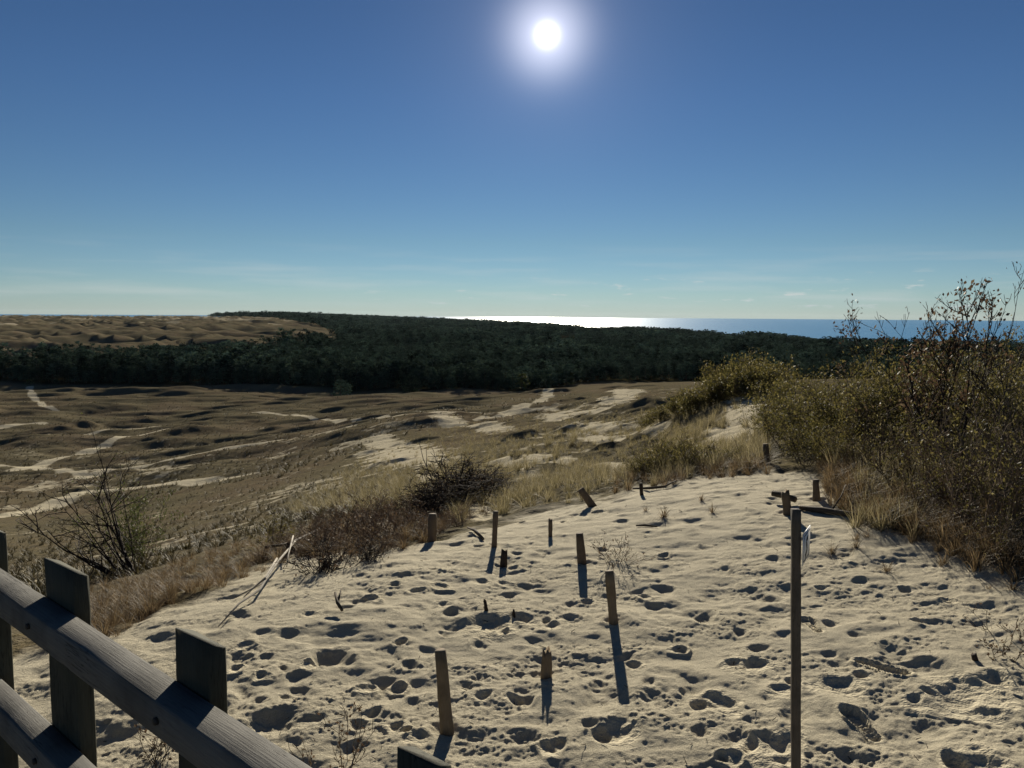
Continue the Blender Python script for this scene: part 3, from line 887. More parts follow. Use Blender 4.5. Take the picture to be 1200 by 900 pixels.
def leaves(rng, tips, n, ln, wd, up=0.3, jitter=0.05):
    k = rng.integers(0, len(tips), n)
    p = np.array([tips[i][0] for i in k]) + rng.normal(0, jitter, (n, 3))
    d = np.array([tips[i][1] for i in k]) * 0.5 + rng.normal(0, 0.6, (n, 3)); d[:, 2] += up
    d /= np.linalg.norm(d, axis=1, keepdims=True)
    s = np.cross(d, rng.normal(0, 1, (n, 3))); s /= np.linalg.norm(s, axis=1, keepdims=True)
    L = ln * rng.uniform(0.6, 1.3, n)[:, None]; W = wd * rng.uniform(0.7, 1.2, n)[:, None]
    q = np.stack([p, p + d * L * 0.5 + s * W, p + d * L, p + d * L * 0.5 - s * W], 1).reshape(-1, 3)
    return q, np.arange(n * 4).reshape(-1, 4)


def make_shrub(name, seed, label, cat, group, twigmat, leafmat, nleaf, ln, wd, loc=(0, 0, 0), jitter=0.05, up=0.3, minr=0.0025, **kw):
    rng = np.random.default_rng(seed)
    S0, S1, Ra, Rb, tips = grow_shrub(rng, **kw)
    e = empty(name, loc, label, cat, group)
    v, f = segs_to_tubes(S0, S1, np.maximum(Ra, minr), np.maximum(Rb, minr * 0.8), 3)
    link("branches", mesh_np("branches", v, f, None, [twigmat]), e)
    if nleaf:
        v, f = leaves(rng, tips, nleaf, ln, wd, up, jitter)
        link("leaves", mesh_np("leaves", v, f, None, [leafmat]), e)
    return e


def at_px(px, r, dz=-0.03):
    a = math.atan((px - 600) / 900)
    return on_ground(r * math.sin(a), r * math.cos(a), dz)


srng = np.random.default_rng(77)
# olive-leaved willows of the thicket
W1 = "olive-leaved willow shrub in the dense thicket right of the sand slope"
GW = "willow shrubs in the thicket right of the sand"
wil = [make_shrub("willow_shrub", 501 + s, W1, "shrub", GW, M_TWIG, M_OLIVE, 2300, 0.052, 0.011, n_stems=11, h=1.15, spread=0.55, levels=3, twig=0.48, r0=0.010, upright=0.7, nbr=(4, 6)) for s in range(3)]
WPOS = [(905, 14.5, 0.85), (932, 13.2, 1.0), (962, 12.2, 1.08), (995, 12.0, 1.18), (1030, 11.6, 1.2), (1066, 11.4, 1.22), (1100, 11.8, 1.2), (1140, 12.2, 1.15), (1180, 11.5, 1.15), (1015, 14.2, 1.3), (1060, 14.6, 1.35),
        (1110, 15, 1.3), (1165, 15, 1.3), (965, 15.5, 1.2), (925, 17, 1.1), (1215, 13, 1.2), (950, 10.9, 0.6), (985, 10.4, 0.7), (1140, 18, 1.3), (1280, 12, 1.2), (1350, 13, 1.25), (1440, 12, 1.2)]
for k, (px, r, s) in enumerate(WPOS):
    p = at_px(px, r); s *= 0.78 if px > 950 else 0.92
    if k < 3:
        o = wil[k]; o.location = p; o.scale = (s, s, s)
    else:
        copy_thing(wil[k % 3], p, srng.uniform(0, 6.28), s)
# bare brown shrubs in front of the thicket
B1 = "nearly leafless brown twiggy shrub at the front of the thicket right of the signpost"
GB = "bare brown shrubs at the front of the thicket"
bare = [make_shrub("bare_shrub", 541 + s, B1, "shrub", GB, M_TWIG_RED, M_OLIVE, 420, 0.04, 0.009, n_stems=8, h=1.2, spread=0.55, levels=3, twig=0.45, r0=0.010, upright=0.75, nbr=(3, 5), minr=0.003) for s in range(3)]
BPOS = [(1010, 9.9, 0.75), (1050, 9.3, 0.85), (1085, 8.9, 1.0), (1120, 8.5, 1.05), (1155, 8.2, 1.1), (1190, 8.0, 1.15), (1130, 7.7, 0.8), (1175, 7.3, 0.85), (1215, 7.6, 1.1), (1110, 9.8, 1.1), (1200, 9.2, 1.2), (1235, 8.6, 1.2), (1030, 10.6, 0.9), (1095, 8.0, 0.6), (1200, 6.8, 0.55), (1275, 8.4, 1.2), (1330, 9.0, 1.2), (1400, 8.6, 1.15)]
for k, (px, r, s) in enumerate(BPOS):
    p = at_px(px, r); s *= 0.80
    if k < 3:
        o = bare[k]; o.location = p; o.scale = (s, s, s)
    else:
        copy_thing(bare[k % 3], p, srng.uniform(0, 6.28), s)
# tall willow saplings against the sky
make_shrub("willow_sapling", 561, "tall slender sapling with small brown leaves rising above the thicket against the sea", "sapling", None, M_TWIG_DARK, M_BROWNLEAF, 1300, 0.05, 0.015,
           loc=at_px(1118, 10.2), n_stems=10, h=2.2, spread=0.15, levels=3, twig=0.27, r0=0.013, upright=1.2, nbr=(7, 9), minr=0.003)
make_shrub("willow_sapling", 562, "tall leafless sapling at the right end of the thicket, bare against the sky", "sapling", None, M_TWIG_DARK, M_BROWNLEAF, 60, 0.04, 0.012,
           loc=at_px(1200, 10.0), n_stems=5, h=1.9, spread=0.24, levels=4, twig=0.42, r0=0.014, upright=1.1, nbr=(3, 4), minr=0.003)
make_shrub("willow_sapling", 563, "short thin sapling poking out of the thicket top left of the tall ones", "sapling", None, M_TWIG, M_BROWNLEAF, 120, 0.035, 0.010,
           loc=at_px(1020, 11.6), n_stems=1, h=1.55, spread=0.03, levels=3, twig=0.16, r0=0.009, upright=1.5, nbr=(4, 5), minr=0.003)
# bushes on top of the sand mound
MT = "low olive bush on the crest of the steep sand mound left of the thicket"
GM = "olive bushes along the crest of the sand mound"
mo = make_shrub("crest_bush", 571, MT, "bush", GM, M_TWIG, M_OLIVE, 2200, 0.075, 0.018, n_stems=14, h=0.85, spread=0.7, levels=3, twig=0.5, r0=0.010, upright=0.6, nbr=(4, 5), jitter=0.08, minr=0.005)
MPOS = [(815, 30, 1.0), (775, 33, 0.8), (795, 31, 0.9), (832, 30, 1.15), (850, 29.5, 1.2), (868, 29, 1.2), (884, 28.5, 1.2), (840, 33, 1.3), (862, 33, 1.4), (885, 32, 1.4), (905, 29, 1.3), (808, 34, 1.0), (760, 36, 0.6)]
for k, (px, r, s) in enumerate(MPOS):
    p = at_px(px, r)
    if k == 0: mo.location = p; mo.scale = (s, s, s)
    else: copy_thing(mo, p, srng.uniform(0, 6.28), s)
# left bush
lb = make_shrub("dark_branched_bush", 581, "wide dark bush of bare sideways branches growing on the left slope beyond the railing", "bush", None, M_TWIG_DARK, M_GREENLEAF, 240, 0.04, 0.008,
                loc=G(163, 672, -0.05), n_stems=15, h=2.0, spread=1.25, levels=3, twig=0.42, r0=0.02, upright=0.25, side=(3.05, 0.55, 0.25, 1.38), nbr=(3, 5), minr=0.003)
make_shrub("green_twig_bush", 582, "upright feathery green bush growing from the root of the wide bare one", "bush", None, M_TWIG, M_GREENLEAF, 2600, 0.06, 0.008,
           loc=G(160, 670, -0.05), n_stems=16, h=1.25, spread=0.33, levels=3, twig=0.45, r0=0.009, upright=1.2, nbr=(3, 5), minr=0.0025)
# mid shrubs
H1 = "reddish brown twiggy shrub in the band along the left crest of the sand slope"
GH = "brown shrubs along the left crest"
he = [make_shrub("heath_shrub", 591 + s, H1, "shrub", GH, M_TWIG_RED, M_BROWNLEAF, 320, 0.03, 0.007, n_stems=16, h=0.5, spread=0.95, levels=3, twig=0.5, r0=0.006, upright=0.6, nbr=(3, 5), minr=0.003) for s in range(2)]
HP = [(402, 636, 0.9), (378, 648, 0.75), (424, 632, 1.0), (440, 634, 1.0), (462, 630, 0.9), (368, 648, 0.7), (398, 655, 0.6), (425, 622, 1.1), (450, 618, 1.0), (478, 622, 0.8), (492, 628, 0.55), (540, 614, 0.5), (455, 645, 0.4), (375, 632, 0.9), (345, 640, 0.6), (405, 615, 1.0), (310, 662, 0.45), (330, 650, 0.5), (355, 652, 0.4), (418, 650, 0.45), (470, 638, 0.5), (505, 622, 0.5), (520, 612, 0.6), (435, 610, 0.9), (465, 606, 0.8), (290, 668, 0.35), (385, 622, 0.8), (355, 630, 0.7), (330, 636, 0.5), (550, 604, 0.45), (570, 600, 0.4)]
for k, (px, py, s) in enumerate(HP):
    p = G(px, py, -0.03)
    if k < 2: he[k].location = p; he[k].scale = (s, s, s)
    else: copy_thing(he[k % 2], p, srng.uniform(0, 6.28), s)
make_shrub("twig_shrub", 601, "thin olive-leaved shrub standing behind the tilted stake on the left crest", "shrub", None, M_TWIG, M_OLIVE, 420, 0.035, 0.008,
           loc=G(322, 641, -0.03), n_stems=10, h=0.55, spread=0.45, levels=3, twig=0.45, r0=0.007, upright=0.9, nbr=(3, 4), minr=0.003)
# dark twig mound in the middle
D1 = "dense dark heap-like bush of tangled twigs between the pale sand hollow and the stakes"
GD = "dark tangled bushes in the middle"
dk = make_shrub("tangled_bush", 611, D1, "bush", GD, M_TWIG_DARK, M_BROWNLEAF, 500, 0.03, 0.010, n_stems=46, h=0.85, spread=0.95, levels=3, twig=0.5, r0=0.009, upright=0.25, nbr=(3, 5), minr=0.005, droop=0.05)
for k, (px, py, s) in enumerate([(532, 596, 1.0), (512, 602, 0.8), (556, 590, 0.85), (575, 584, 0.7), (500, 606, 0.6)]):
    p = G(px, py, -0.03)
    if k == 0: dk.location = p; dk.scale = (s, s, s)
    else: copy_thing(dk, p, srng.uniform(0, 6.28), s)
make_shrub("bare_sprout", 613, "two bare dark stems sticking up out of the tangled bush", "sapling", None, M_TWIG_DARK, M_BROWNLEAF, 0, 0.03, 0.01,
           loc=G(524, 594, 0), n_stems=3, h=1.25, spread=0.22, levels=2, twig=0.25, r0=0.014, upright=1.0, nbr=(2, 3), minr=0.005)
L1 = "low black-shadowed clump of twigs on the sand beside the driftwood branch"
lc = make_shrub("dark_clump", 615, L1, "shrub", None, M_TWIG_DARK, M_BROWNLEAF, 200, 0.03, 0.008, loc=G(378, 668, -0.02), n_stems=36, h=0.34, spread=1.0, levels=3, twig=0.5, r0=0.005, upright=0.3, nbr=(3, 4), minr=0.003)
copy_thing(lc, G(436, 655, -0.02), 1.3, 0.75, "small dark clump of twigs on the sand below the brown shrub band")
# grassy olive shrubs in front of the mound
O1 = "yellowish broom-like shrub on the crest of the sand before the steep mound"
oy = make_shrub("broom_shrub", 617, O1, "shrub", "yellowish shrubs on the sand crest", M_TWIG, M_OLIVE, 1300, 0.06, 0.006, n_stems=26, h=0.55, spread=0.6, levels=3, twig=0.5, r0=0.006, upright=0.8, nbr=(3, 4), minr=0.003)
for k, (px, py, s) in enumerate([(785, 556, 1.0), (765, 560, 0.8), (808, 553, 0.9), (830, 549, 0.55), (752, 561, 0.55), (858, 546, 0.6), (795, 548, 1.0)]):
    p = G(px, py, -0.03)
    if k == 0: oy.location = p; oy.scale = (s, s, s)
    else: copy_thing(oy, p, srng.uniform(0, 6.28), s)
# small weeds on the sand
weeds = [(722, 662, 0.30, "sprawling brown weed on the sand right of the short leaning stake", 10, 0.55), (398, 900, 0.42, "dry thin-stemmed weed on the sand behind the railing", 5, 0.3),
         (186, 893, 0.30, "dark low weed at the foot of the railing", 8, 0.6), (1184, 748, 0.30, "sprawling bare weed at the right edge of the sand", 7, 0.9),
         (1178, 772, 0.22, "small crooked weed on the sand below the bare sprawling one", 4, 0.8)]
for k, (px, py, h, lab, ns_, sp) in enumerate(weeds):
    make_shrub("dry_weed", 631 + k, lab, "weed", None, M_TWIG, M_BROWNLEAF, 90, 0.022, 0.006, loc=G(px, min(py, 898), -0.02), n_stems=ns_, h=h, spread=sp, levels=3, twig=0.45, r0=0.004, upright=0.7, nbr=(3, 4), minr=0.0016, jitter=0.01)

# ------------------------------------------------------------------ grasses
def tuft(rng, n, h, spread, w, bend=0.5):
    a = rng.uniform(0, 2 * math.pi, n); lean = np.abs(rng.normal(0, spread, n))
    L = h * rng.uniform(0.5, 1.15, n)
    b0 = np.stack([np.cos(a), np.sin(a), 0 * a], 1) * (rng.uniform(0, 0.16, n) * h)[:, None]
    side = np.stack([-np.sin(a + 0.5), np.cos(a + 0.5), 0 * a], 1)
    V = []
    for k in range(4):
        s = k / 3
        th = lean + bend * s * s
        p = b0 + np.stack([np.cos(a) * np.sin(th), np.sin(a) * np.sin(th), np.cos(th)], 1) * (L * s)[:, None]
        ww = w * (1 - s * 0.9)
        V += [p - side * ww, p + side * ww]
    V = np.stack(V, 1)                                        # n x 8 x 3
    f = np.array([[0, 1, 3, 2], [2, 3, 5, 4], [4, 5, 7, 6]])
    F_ = (f[None] + (np.arange(n) * 8)[:, None, None]).reshape(-1, 4)
    return V.reshape(-1, 3), F_


grng = np.random.default_rng(99)


def in_poly(x, y, poly):
    c = np.zeros(len(x), bool); n = len(poly)
    for i in range(n):
        x1, y1 = poly[i]; x2, y2 = poly[(i + 1) % n]
        m = ((y1 > y) != (y2 > y)) & (x < (x2 - x1) * (y - y1) / ((y2 - y1) + 1e-12) + x1)
        c ^= m
    return c


def grass_zone(polys, protos, keep=None):
    V = []; Fc = []; ofs = 0
    for poly, n, h0, h1, maxs in polys:
        xs = [p[0] for p in poly]; ys = [p[1] for p in poly]
        x = grng.uniform(min(xs), max(xs), n); y = grng.uniform(min(ys), max(ys), n)
        m = in_poly(x, y, poly); x, y = x[m], y[m]
        a, r = ground_many(x, y)
        ok = ~np.isnan(r); a, r = a[ok], r[ok]
        r = r * np.exp(grng.normal(0, 0.025, len(r)))
        wx, wy = r * np.sin(a), r * np.cos(a)
        cl = fbm(wx * 0.7, wy * 0.7, 3, 13) + grng.normal(0, 0.16, len(r))
        if maxs < 1:
            ok = (sand_at(wx, wy) < maxs) | (grng.random(len(r)) < 0.06)
            ok &= cl > -0.22
            wx, wy, r = wx[ok], wy[ok], r[ok]
        wz = ground_z(wx, wy) - 0.02
        which = grng.integers(0, len(protos), len(wx))
        hh = grng.uniform(h0, h1, len(wx))
        for k, (pv, pf) in enumerate(protos):
            m = which == k
            v, f = tile(pv, pf, np.stack([wx[m], wy[m], wz[m]], 1), grng.uniform(0, 6.28, m.sum()), hh[m])
            V.append(v.astype(np.float32)); Fc.append(f + ofs); ofs += len(v)
    return np.concatenate(V), np.concatenate(Fc)


T_BIG = [tuft(np.random.default_rng(700 + k), 46, 1.0, 0.42, 0.011) for k in range(4)]
T_FAR = [tuft(np.random.default_rng(720 + k), 16, 1.0, 0.6, 0.035) for k in range(4)]
T_STIFF = [tuft(np.random.default_rng(740 + k), 36, 1.0, 0.55, 0.012, 0.25) for k in range(4)]
# brown strip along the left crest
v, f = grass_zone([([(60, 760), (130, 742), (200, 712), (290, 676), (345, 655), (400, 650), (480, 640), (520, 622), (520, 600), (440, 600), (340, 620), (260, 640), (190, 670), (110, 690), (40, 740)], 2600, 0.10, 0.26, 2),
                   ([(960, 575), (1000, 600), (1060, 622), (1130, 650), (1230, 675), (1230, 560), (1100, 540), (960, 545)], 1100, 0.14, 0.34, 2),
                   ([(1000, 640), (1100, 640), (1220, 690), (1220, 650), (1100, 610), (1000, 600)], 90, 0.08, 0.2, 2),
                   ([(720, 575), (900, 552), (900, 530), (720, 550)], 420, 0.12, 0.28, 2)], T_BIG)
tag(link("brown_grass", mesh_np("brown_grass", v, f, None, [M_BROWNGRASS])), "dry brown grass along the crests of the sand slope", "grass", None, "stuff")
# pale marram on the mid dunes
v, f = grass_zone([([(520, 610), (600, 603), (650, 590), (690, 580), (760, 570), (830, 555), (900, 545), (900, 520), (800, 500), (700, 510), (600, 545), (540, 580)], 2200, 0.18, 0.42, 0.75),
                   ([(1000, 615), (1080, 632), (1080, 560), (1000, 570)], 60, 0.2, 0.36, 2),
                   ([(960, 560), (1230, 600), (1230, 480), (1000, 500)], 260, 0.25, 0.5, 2),
                   ([(420, 600), (540, 600), (700, 510), (800, 495), (800, 455), (640, 460), (520, 495), (420, 540), (330, 600)], 9000, 0.22, 0.55, 0.7),
                   ([(760, 535), (800, 470), (890, 450), (900, 540)], 500, 0.2, 0.45, 0.8)], T_STIFF)
tag(link("marram_grass", mesh_np("marram_grass", v, f, None, [M_MARRAM])), "pale marram grass tufts on the dunes beyond the sand slope", "grass", None, "stuff")
# dry grass of the left slope and the plain
v, f = grass_zone([([(-40, 745), (110, 690), (260, 640), (420, 600), (420, 545), (330, 560), (0, 620), (-40, 640)], 7000, 0.14, 0.4, 0.8),
                   ([(-40, 640), (0, 600), (330, 560), (520, 500), (700, 470), (640, 452), (420, 452), (0, 449), (-40, 449)], 16000, 0.35, 0.85, 0.6)], T_FAR)
tag(link("dry_grass", mesh_np("dry_grass", v, f, None, [M_PLAINGRASS])), "short dry grass covering the slope and the plain", "grass", None, "stuff")
# scattered single tufts on the open sand by the crest
TP = [(835, 600, 0.12, "small pale grass tuft on the sand left of the signpost top"), (778, 606, 0.14, "bushy grass tuft with a long shadow on the sand beyond the leaning stakes"), (757, 598, 0.09, "little round grass tuft left of the bushy one on the sand"),
      (822, 588, 0.10, "grass tuft near the sand crest under the yellowish shrubs"), (975, 648, 0.13, "dark grass tuft on the sand right of the hanging sign"), (1003, 644, 0.12, "small tuft beside the dark one right of the hanging sign"), (1040, 668, 0.12, "flattened tuft on the sand before the right thicket"),
      (1187, 690, 0.12, "ragged tuft at the right edge of the sand under the thicket")]
pv, pf = tuft(np.random.default_rng(760), 60, 1.0, 0.75, 0.018, 0.5)
tme = mesh_np("sand_tuft", pv, pf, None, [M_BROWNGRASS])
for (px, py, s, lab) in TP:
    o = link("grass_tuft", tme, None, G(px, py, -0.01), (0, 0, grng.uniform(0, 6)))
    o.scale = (s * 1.2, s * 1.2, s * 1.2); tag(o, lab, "grass tuft", "grass tufts on the open sand")

# ------------------------------------------------------------------ stakes
krng = np.random.default_rng(3)


def stake(top, base, wpx, label, mat=M_STAKE, jag=0.0, taper=0.95, name="wooden_stake", sides=12, thick=None, sink=0.22):
    b = G(*base)
    d = ray(*top)
    depth = b @ F
    tp = d * depth                                     # same depth as the base
    L = np.linalg.norm(tp - b); ax = (tp - b) / L
    rad = wpx / FPX * depth * 0.5
    n = 9
    s = np.linspace(-sink / L, 1, n)
    pts = [ax * (L * q) for q in s]
    rr = [rad * (1.0 + 0.06 * math.sin(q * 5 + top[0]) + (0.05 if q < 0.05 else 0)) * (1 - (1 - taper) * max(q, 0)) for q in s]
    rr[-1] *= 0.93
    V, q, t_ = tube(pts, rr, sides, krng, 0.035)
    if thick is not None:                              # flat board: squash along the sight line
        fl = np.array([b[0], b[1], 0]); fl /= np.linalg.norm(fl)
        comp = V @ fl - (V @ ax) * (ax @ fl)
        V = V - comp[:, None] * fl * (1 - thick)
    if jag:
        top_i = np.arange((n - 1) * sides, n * sides)
        V[top_i] += ax * (krng.uniform(-jag, jag * 0.6, sides) * L)[:, None]
        V[-1] -= ax * jag * L * 0.8
    o = link(name, mesh_np("stake", V, q, t_, [mat]), None, b)
    return tag(o, label, "stake", "wooden stakes standing in the sand")


stake((516, 762), (524, 857), 15.5, "tall round stake nearest the railing, standing in the sand", M_STAKE)
stake((641, 761), (640, 791), 12.5, "short broken stump of a stake with a jagged top in open sand", M_STAKE, 0.22)
stake((714, 669), (719, 732), 11, "tall round stake with a long shadow right of the sand's middle", M_STAKE)
stake((679, 625), (682, 661), 10, "stake beside the sprawling brown weed, up-slope of the tall one", M_STAKE_DARK)
stake((591, 645), (590, 661), 8, "tiny dark burnt stub in the middle of the footprints", M_CHAR, 0.3)
stake((568, 703), (570, 718), 5, "thin splinter of wood sticking out of the sand left of the broken stump", M_CHAR, 0.25, 0.7)
stake((645, 608), (645, 629), 5, "thin short stake near the crest between the two tall far ones", M_STAKE_DARK, 0.1)
stake((581, 599), (579, 642), 6.5, "thin upright stake on the crest left of the grassy gully", M_STAKE_DARK)
stake((507, 602), (506, 633), 10, "thick stake at the end of the brown shrub band", M_STAKE_DARK)
stake((680, 573), (695, 594), 9, "flat board tilted sideways on the sand crest", M_STAKE_DARK, 0, 1.0, "tilted_board", 12, 0.4)
stake((777, 552), (777, 563), 6, "small dark stub under the yellowish shrubs on the crest", M_CHAR, 0.15)
stake((751, 566), (752, 582), 4.5, "thin dark peg at the left end of the yellowish shrubs", M_CHAR)
stake((833, 521), (836, 537), 8, "cracked double-topped stub before the steep mound", M_CHAR, 0.35)
stake((897, 520), (899, 546), 7, "slim stake at the left foot of the willow thicket", M_STAKE_DARK)
stake((956, 562), (957, 585), 8, "stake behind the stump, between it and the thicket", M_STAKE_DARK)
stake((979, 556), (979, 570), 7, "short stake half hidden in the twigs of the thicket", M_STAKE_DARK)
stake((920, 575), (923, 602), 10, "split stump beside the signpost with a plank lying across it", M_STAKE_DARK, 0.12)
stake((1047, 598), (1047, 616), 8, "small stub in the brown grass at the thicket foot", M_CHAR, 0.1)
stake((337, 636), (344, 652), 9, "leaning dark stake above the bleached driftwood branch", M_CHAR, 0, 1.0, "wooden_stake", 8, 0.6)
stake((1141, 766), (1143, 773), 7, "tiny black stub in the sand at the right side", M_CHAR, 0.2)
stake((602, 714), (602, 722), 4, "tiny dark chip poking out of the sand near the broken stump", M_CHAR, 0.3, 0.7)


def pole(name, pts_px, rads, mat, label, cat, lift, twigs=(), sides=8):
    P_ = []
    for k, (px, py) in enumerate(pts_px):
        P_.append(G(px, py, lift[k]))
    P_ = np.array(P_); o0 = P_[0].copy()
    mb = MB()
    V, q, t_ = tube(P_ - o0, rads, sides, krng, 0.06)
    mb.add(V, q, t_)
    for tw in twigs:
        T = np.array([G(px, py, dz) for px, py, dz in tw]) - o0
        V, q, t_ = tube(T, np.linspace(0.011, 0.004, len(T)), 5, krng, 0.08)
        mb.add(V, q, t_)
    return tag(link(name, mb.mesh(name, [mat]), None, o0), label, cat)


pole("driftwood_branch", [(256, 738), (280, 718), (305, 702), (318, 682), (330, 668), (346, 651)], [0.004, 0.007, 0.010, 0.011, 0.011, 0.009], M_DRIFT, "bleached white driftwood branch lying on the sand below the leaning stake", "driftwood",
     [0.02, 0.04, 0.07, 0.10, 0.12, 0.14], [[(312, 692, 0.12), (300, 694, 0.06), (286, 704, 0.02)], [(325, 674, 0.15), (306, 690, 0.05), (275, 706, 0.02)], [(344, 652, 0.2), (338, 664, 0.1), (336, 670, 0.03)]])
pole("bare_pole", [(312, 660), (340, 646), (372, 630)], [0.016, 0.018, 0.014], M_LOG, "thin dark pole lying along the left crest behind the leaning stake", "pole", [0.10, 0.14, 0.16])
pole("fallen_log", [(938, 598), (965, 601), (995, 607), (1024, 613)], [0.026, 0.034, 0.03, 0.018], M_LOG, "long dark fallen log lying on the sand at the foot of the thicket", "log", [0.03, 0.03, 0.025, 0.02], [[(975, 603, 0.05), (985, 598, 0.14), (990, 590, 0.2)]])
pole("short_plank", [(905, 589), (918, 590), (932, 592)], [0.034, 0.036, 0.03], M_LOG, "short dark plank lying across the split stump", "plank", [0.10, 0.09, 0.06])
pole("fallen_stick", [(742, 575), (760, 577), (778, 574), (796, 566)], [0.012, 0.016, 0.014, 0.008], M_LOG, "thin dark stick lying along the sand crest under the shrubs", "stick", [0.03, 0.03, 0.03, 0.04])
pole("fallen_stick", [(745, 618), (756, 617), (770, 618)], [0.008, 0.013, 0.008], M_LOG, "short stick lying flat on the sand beyond the leaning stakes", "stick", [0.02, 0.02, 0.015])
pole("fallen_stick", [(566, 634), (556, 626), (548, 622)], [0.015, 0.017, 0.010], M_LOG, "rotten piece of wood lying by the thin upright stake", "stick", [0.02, 0.04, 0.05])
pole("fallen_stick", [(401, 722), (396, 716), (393, 709)], [0.010, 0.014, 0.009], M_LOG, "small forked piece of wood on the sand right of the driftwood", "stick", [0.03, 0.05, 0.1], [[(396, 716, 0.05), (400, 708, 0.12)]])

# small dry bits lying on the sand
vb = []; fb_ = []; ob = 0
bp = grng.uniform(0, 1, (420, 2))
ba = -0.62 + 1.24 * bp[:, 0]; br = 2.8 * np.exp(bp[:, 1] * math.log(11 / 2.8))
bx, by = br * np.sin(ba), br * np.cos(ba)
ok = sand_at(bx, by) > 0.8; bx, by = bx[ok], by[ok]; bz = ground_z(bx, by) + 0.004
th = grng.uniform(0, 6.28, len(bx)); ln = grng.uniform(0.012, 0.05, len(bx)); lift = grng.uniform(0, 0.4, len(bx))
d = np.stack([np.cos(th), np.sin(th), lift], 1) * ln[:, None]
c = np.stack([bx, by, bz], 1)
v, f = segs_to_tubes(c - d * 0.5 * [1, 1, 0], c + d * 0.5 + d * [0, 0, 0.5], np.full(len(bx), 0.0028), np.full(len(bx), 0.0015), 3)
tag(link("twig_litter", mesh_np("twig_litter", v, f, None, [M_TWIG_DARK])), "dry twig bits scattered over the sand", "litter", None, "stuff")

# ------------------------------------------------------------------ railing
ZR = -0.60
q0 = ray(0, 664); q0 = q0 * ZR / q0[2]; q1 = ray(368, 900); q1 = q1 * ZR / q1[2]
A = q1[:2]; D = (q0 - q1)[:2]; D = D / np.linalg.norm(D); N = np.array([-D[1], D[0]])
if N[1] < 0: N = -N                                      # rail line (far top edge), direction, outwards


def rail_hit(px, py, off=0.0):
    d = ray(px, py)
    k_ = (A @ N + off) / (d[:2] @ N)
    h_ = d * k_
    return float((h_[:2] - A) @ D), float(h_[2])




def rail_world(s, off, z):
    q = A + D * s + N * off
    return np.array([q[0], q[1], z])


rail_yaw = math.atan2(D[1], D[0])


def bevel_box(L, W, Hh, bev, nseg=1, wob=0.0, seed=0):
    """A board along X with chamfered long edges and slightly uneven faces."""
    rng = np.random.default_rng(seed)
    xs = np.linspace(0, L, nseg + 1)
    w, h = W / 2, Hh / 2
    sec = np.array([(-w + bev, -h), (w - bev, -h), (w, -h + bev), (w, h - bev), (w - bev, h), (-w + bev, h), (-w, h - bev), (-w, -h + bev)])
    V = []
    for x in xs:
        s = sec + rng.normal(0, wob, sec.shape)
        V.append(np.column_stack([np.full(8, x), s]))
    V = np.concatenate(V)
    i = np.arange(8); j = (i + 1) % 8
    q = np.concatenate([np.stack([i + k * 8, j + k * 8, j + (k + 1) * 8, i + (k + 1) * 8], 1) for k in range(nseg)])
    t_ = [[0, k + 1, k] for k in range(1, 7)] + [[nseg * 8, nseg * 8 + k, nseg * 8 + k + 1] for k in range(1, 7)]
    return V, q, np.array(t_)


base_pt = rail_world(-1.4, 0, -2.2)
fence = empty("wooden_railing", tuple(base_pt), "grey weathered wooden railing with two rails and square-topped posts beside the viewpoint", "railing", None, rail_yaw)


def loc_of(s, off, z):        # fence local frame: x along the rail, y towards the camera side is negative of N
    return np.array([s + 1.4, -off if False else 0, z + 2.2])


# local axes: x = D, y = perpendicular left of D.  N expressed in that frame:
perp = np.array([-D[1], D[0]])
NY = float(np.dot(N, perp))          # sign of the outward side in local y


def add_rail(ztop, width, height, seed, s0=-1.3, s1=5.0, dshift=0.0):
    V, q, t_ = bevel_box(s1 - s0, width, height, 0.003, 40, 0.0007, seed)
    V = V + np.array([s0 + 1.4, -NY * (width / 2 + dshift), ztop - height / 2 + 2.2])
    mb = MB(); mb.add(V, q, t_)
    return link("rail", mb.mesh("rail", [M_RAIL]), fence)


RAILS = [(add_rail(z_, 0.055, 0.060, k_), z_) for k_, z_ in ((1, ZR), (2, rail_hit(0, 793)[1]))]
POSTS = []
for (xl, yl, xr_, yr_) in ((461, 874, 530, 912), (203, 735, 266, 771), (50, 653, 105, 684), (-42, 604, 8, 628)):
    sl, zl = rail_hit(xl, yl); sr, zr = rail_hit(xr_, yr_, 0.034)
    POSTS.append((sr, sl, zl))
POSTS += [(2.05 + 0.6 * k_, 2.25 + 0.6 * k_, -0.52) for k_ in range(5)] + [(-0.95, -0.78, -0.52)]
for k, (sa, sb, zt) in enumerate(POSTS):
    zb = -2.45
    V, q, t_ = bevel_box(zt - zb, sb - sa, 0.032, 0.003, 24, 0.0008, 20 + k)
    # stand the board up: x->z, W->x
    V = np.column_stack([V[:, 1] + (sa + sb) / 2 + 1.4, V[:, 2] + NY * (0.016 + 0.002), V[:, 0] + zb + 2.2])
    V[-8:, 2] -= 0.46 * np.abs(V[-8:, 1])          # the tops are cut sloping outwards
    mb = MB(); mb.add(V, q[:, ::-1], t_[:, ::-1])
    link("post", mb.mesh("post", [M_FPOST]), fence)

t = NT("rusty_bolt"); M_BOLT = t.done(t.principled((0.035, 0.028, 0.022), 0.6, None, 0.4))
for rail, zt in RAILS:
    for (sa, sb, _z) in POSTS:
        c0 = np.array([(sa + sb) / 2 + 1.4, -NY * 0.0575, zt - 0.030 + 2.2])
        V, q, t_ = tube([c0 + [0, NY * 0.004, 0], c0 - [0, NY * 0.003, 0], c0 - [0, NY * 0.0045, 0]], [0.0065, 0.0065, 0.004], 8)
        mb = MB(); mb.add(V, q, t_)
        link("bolt", mb.mesh("bolt", [M_BOLT]), rail)

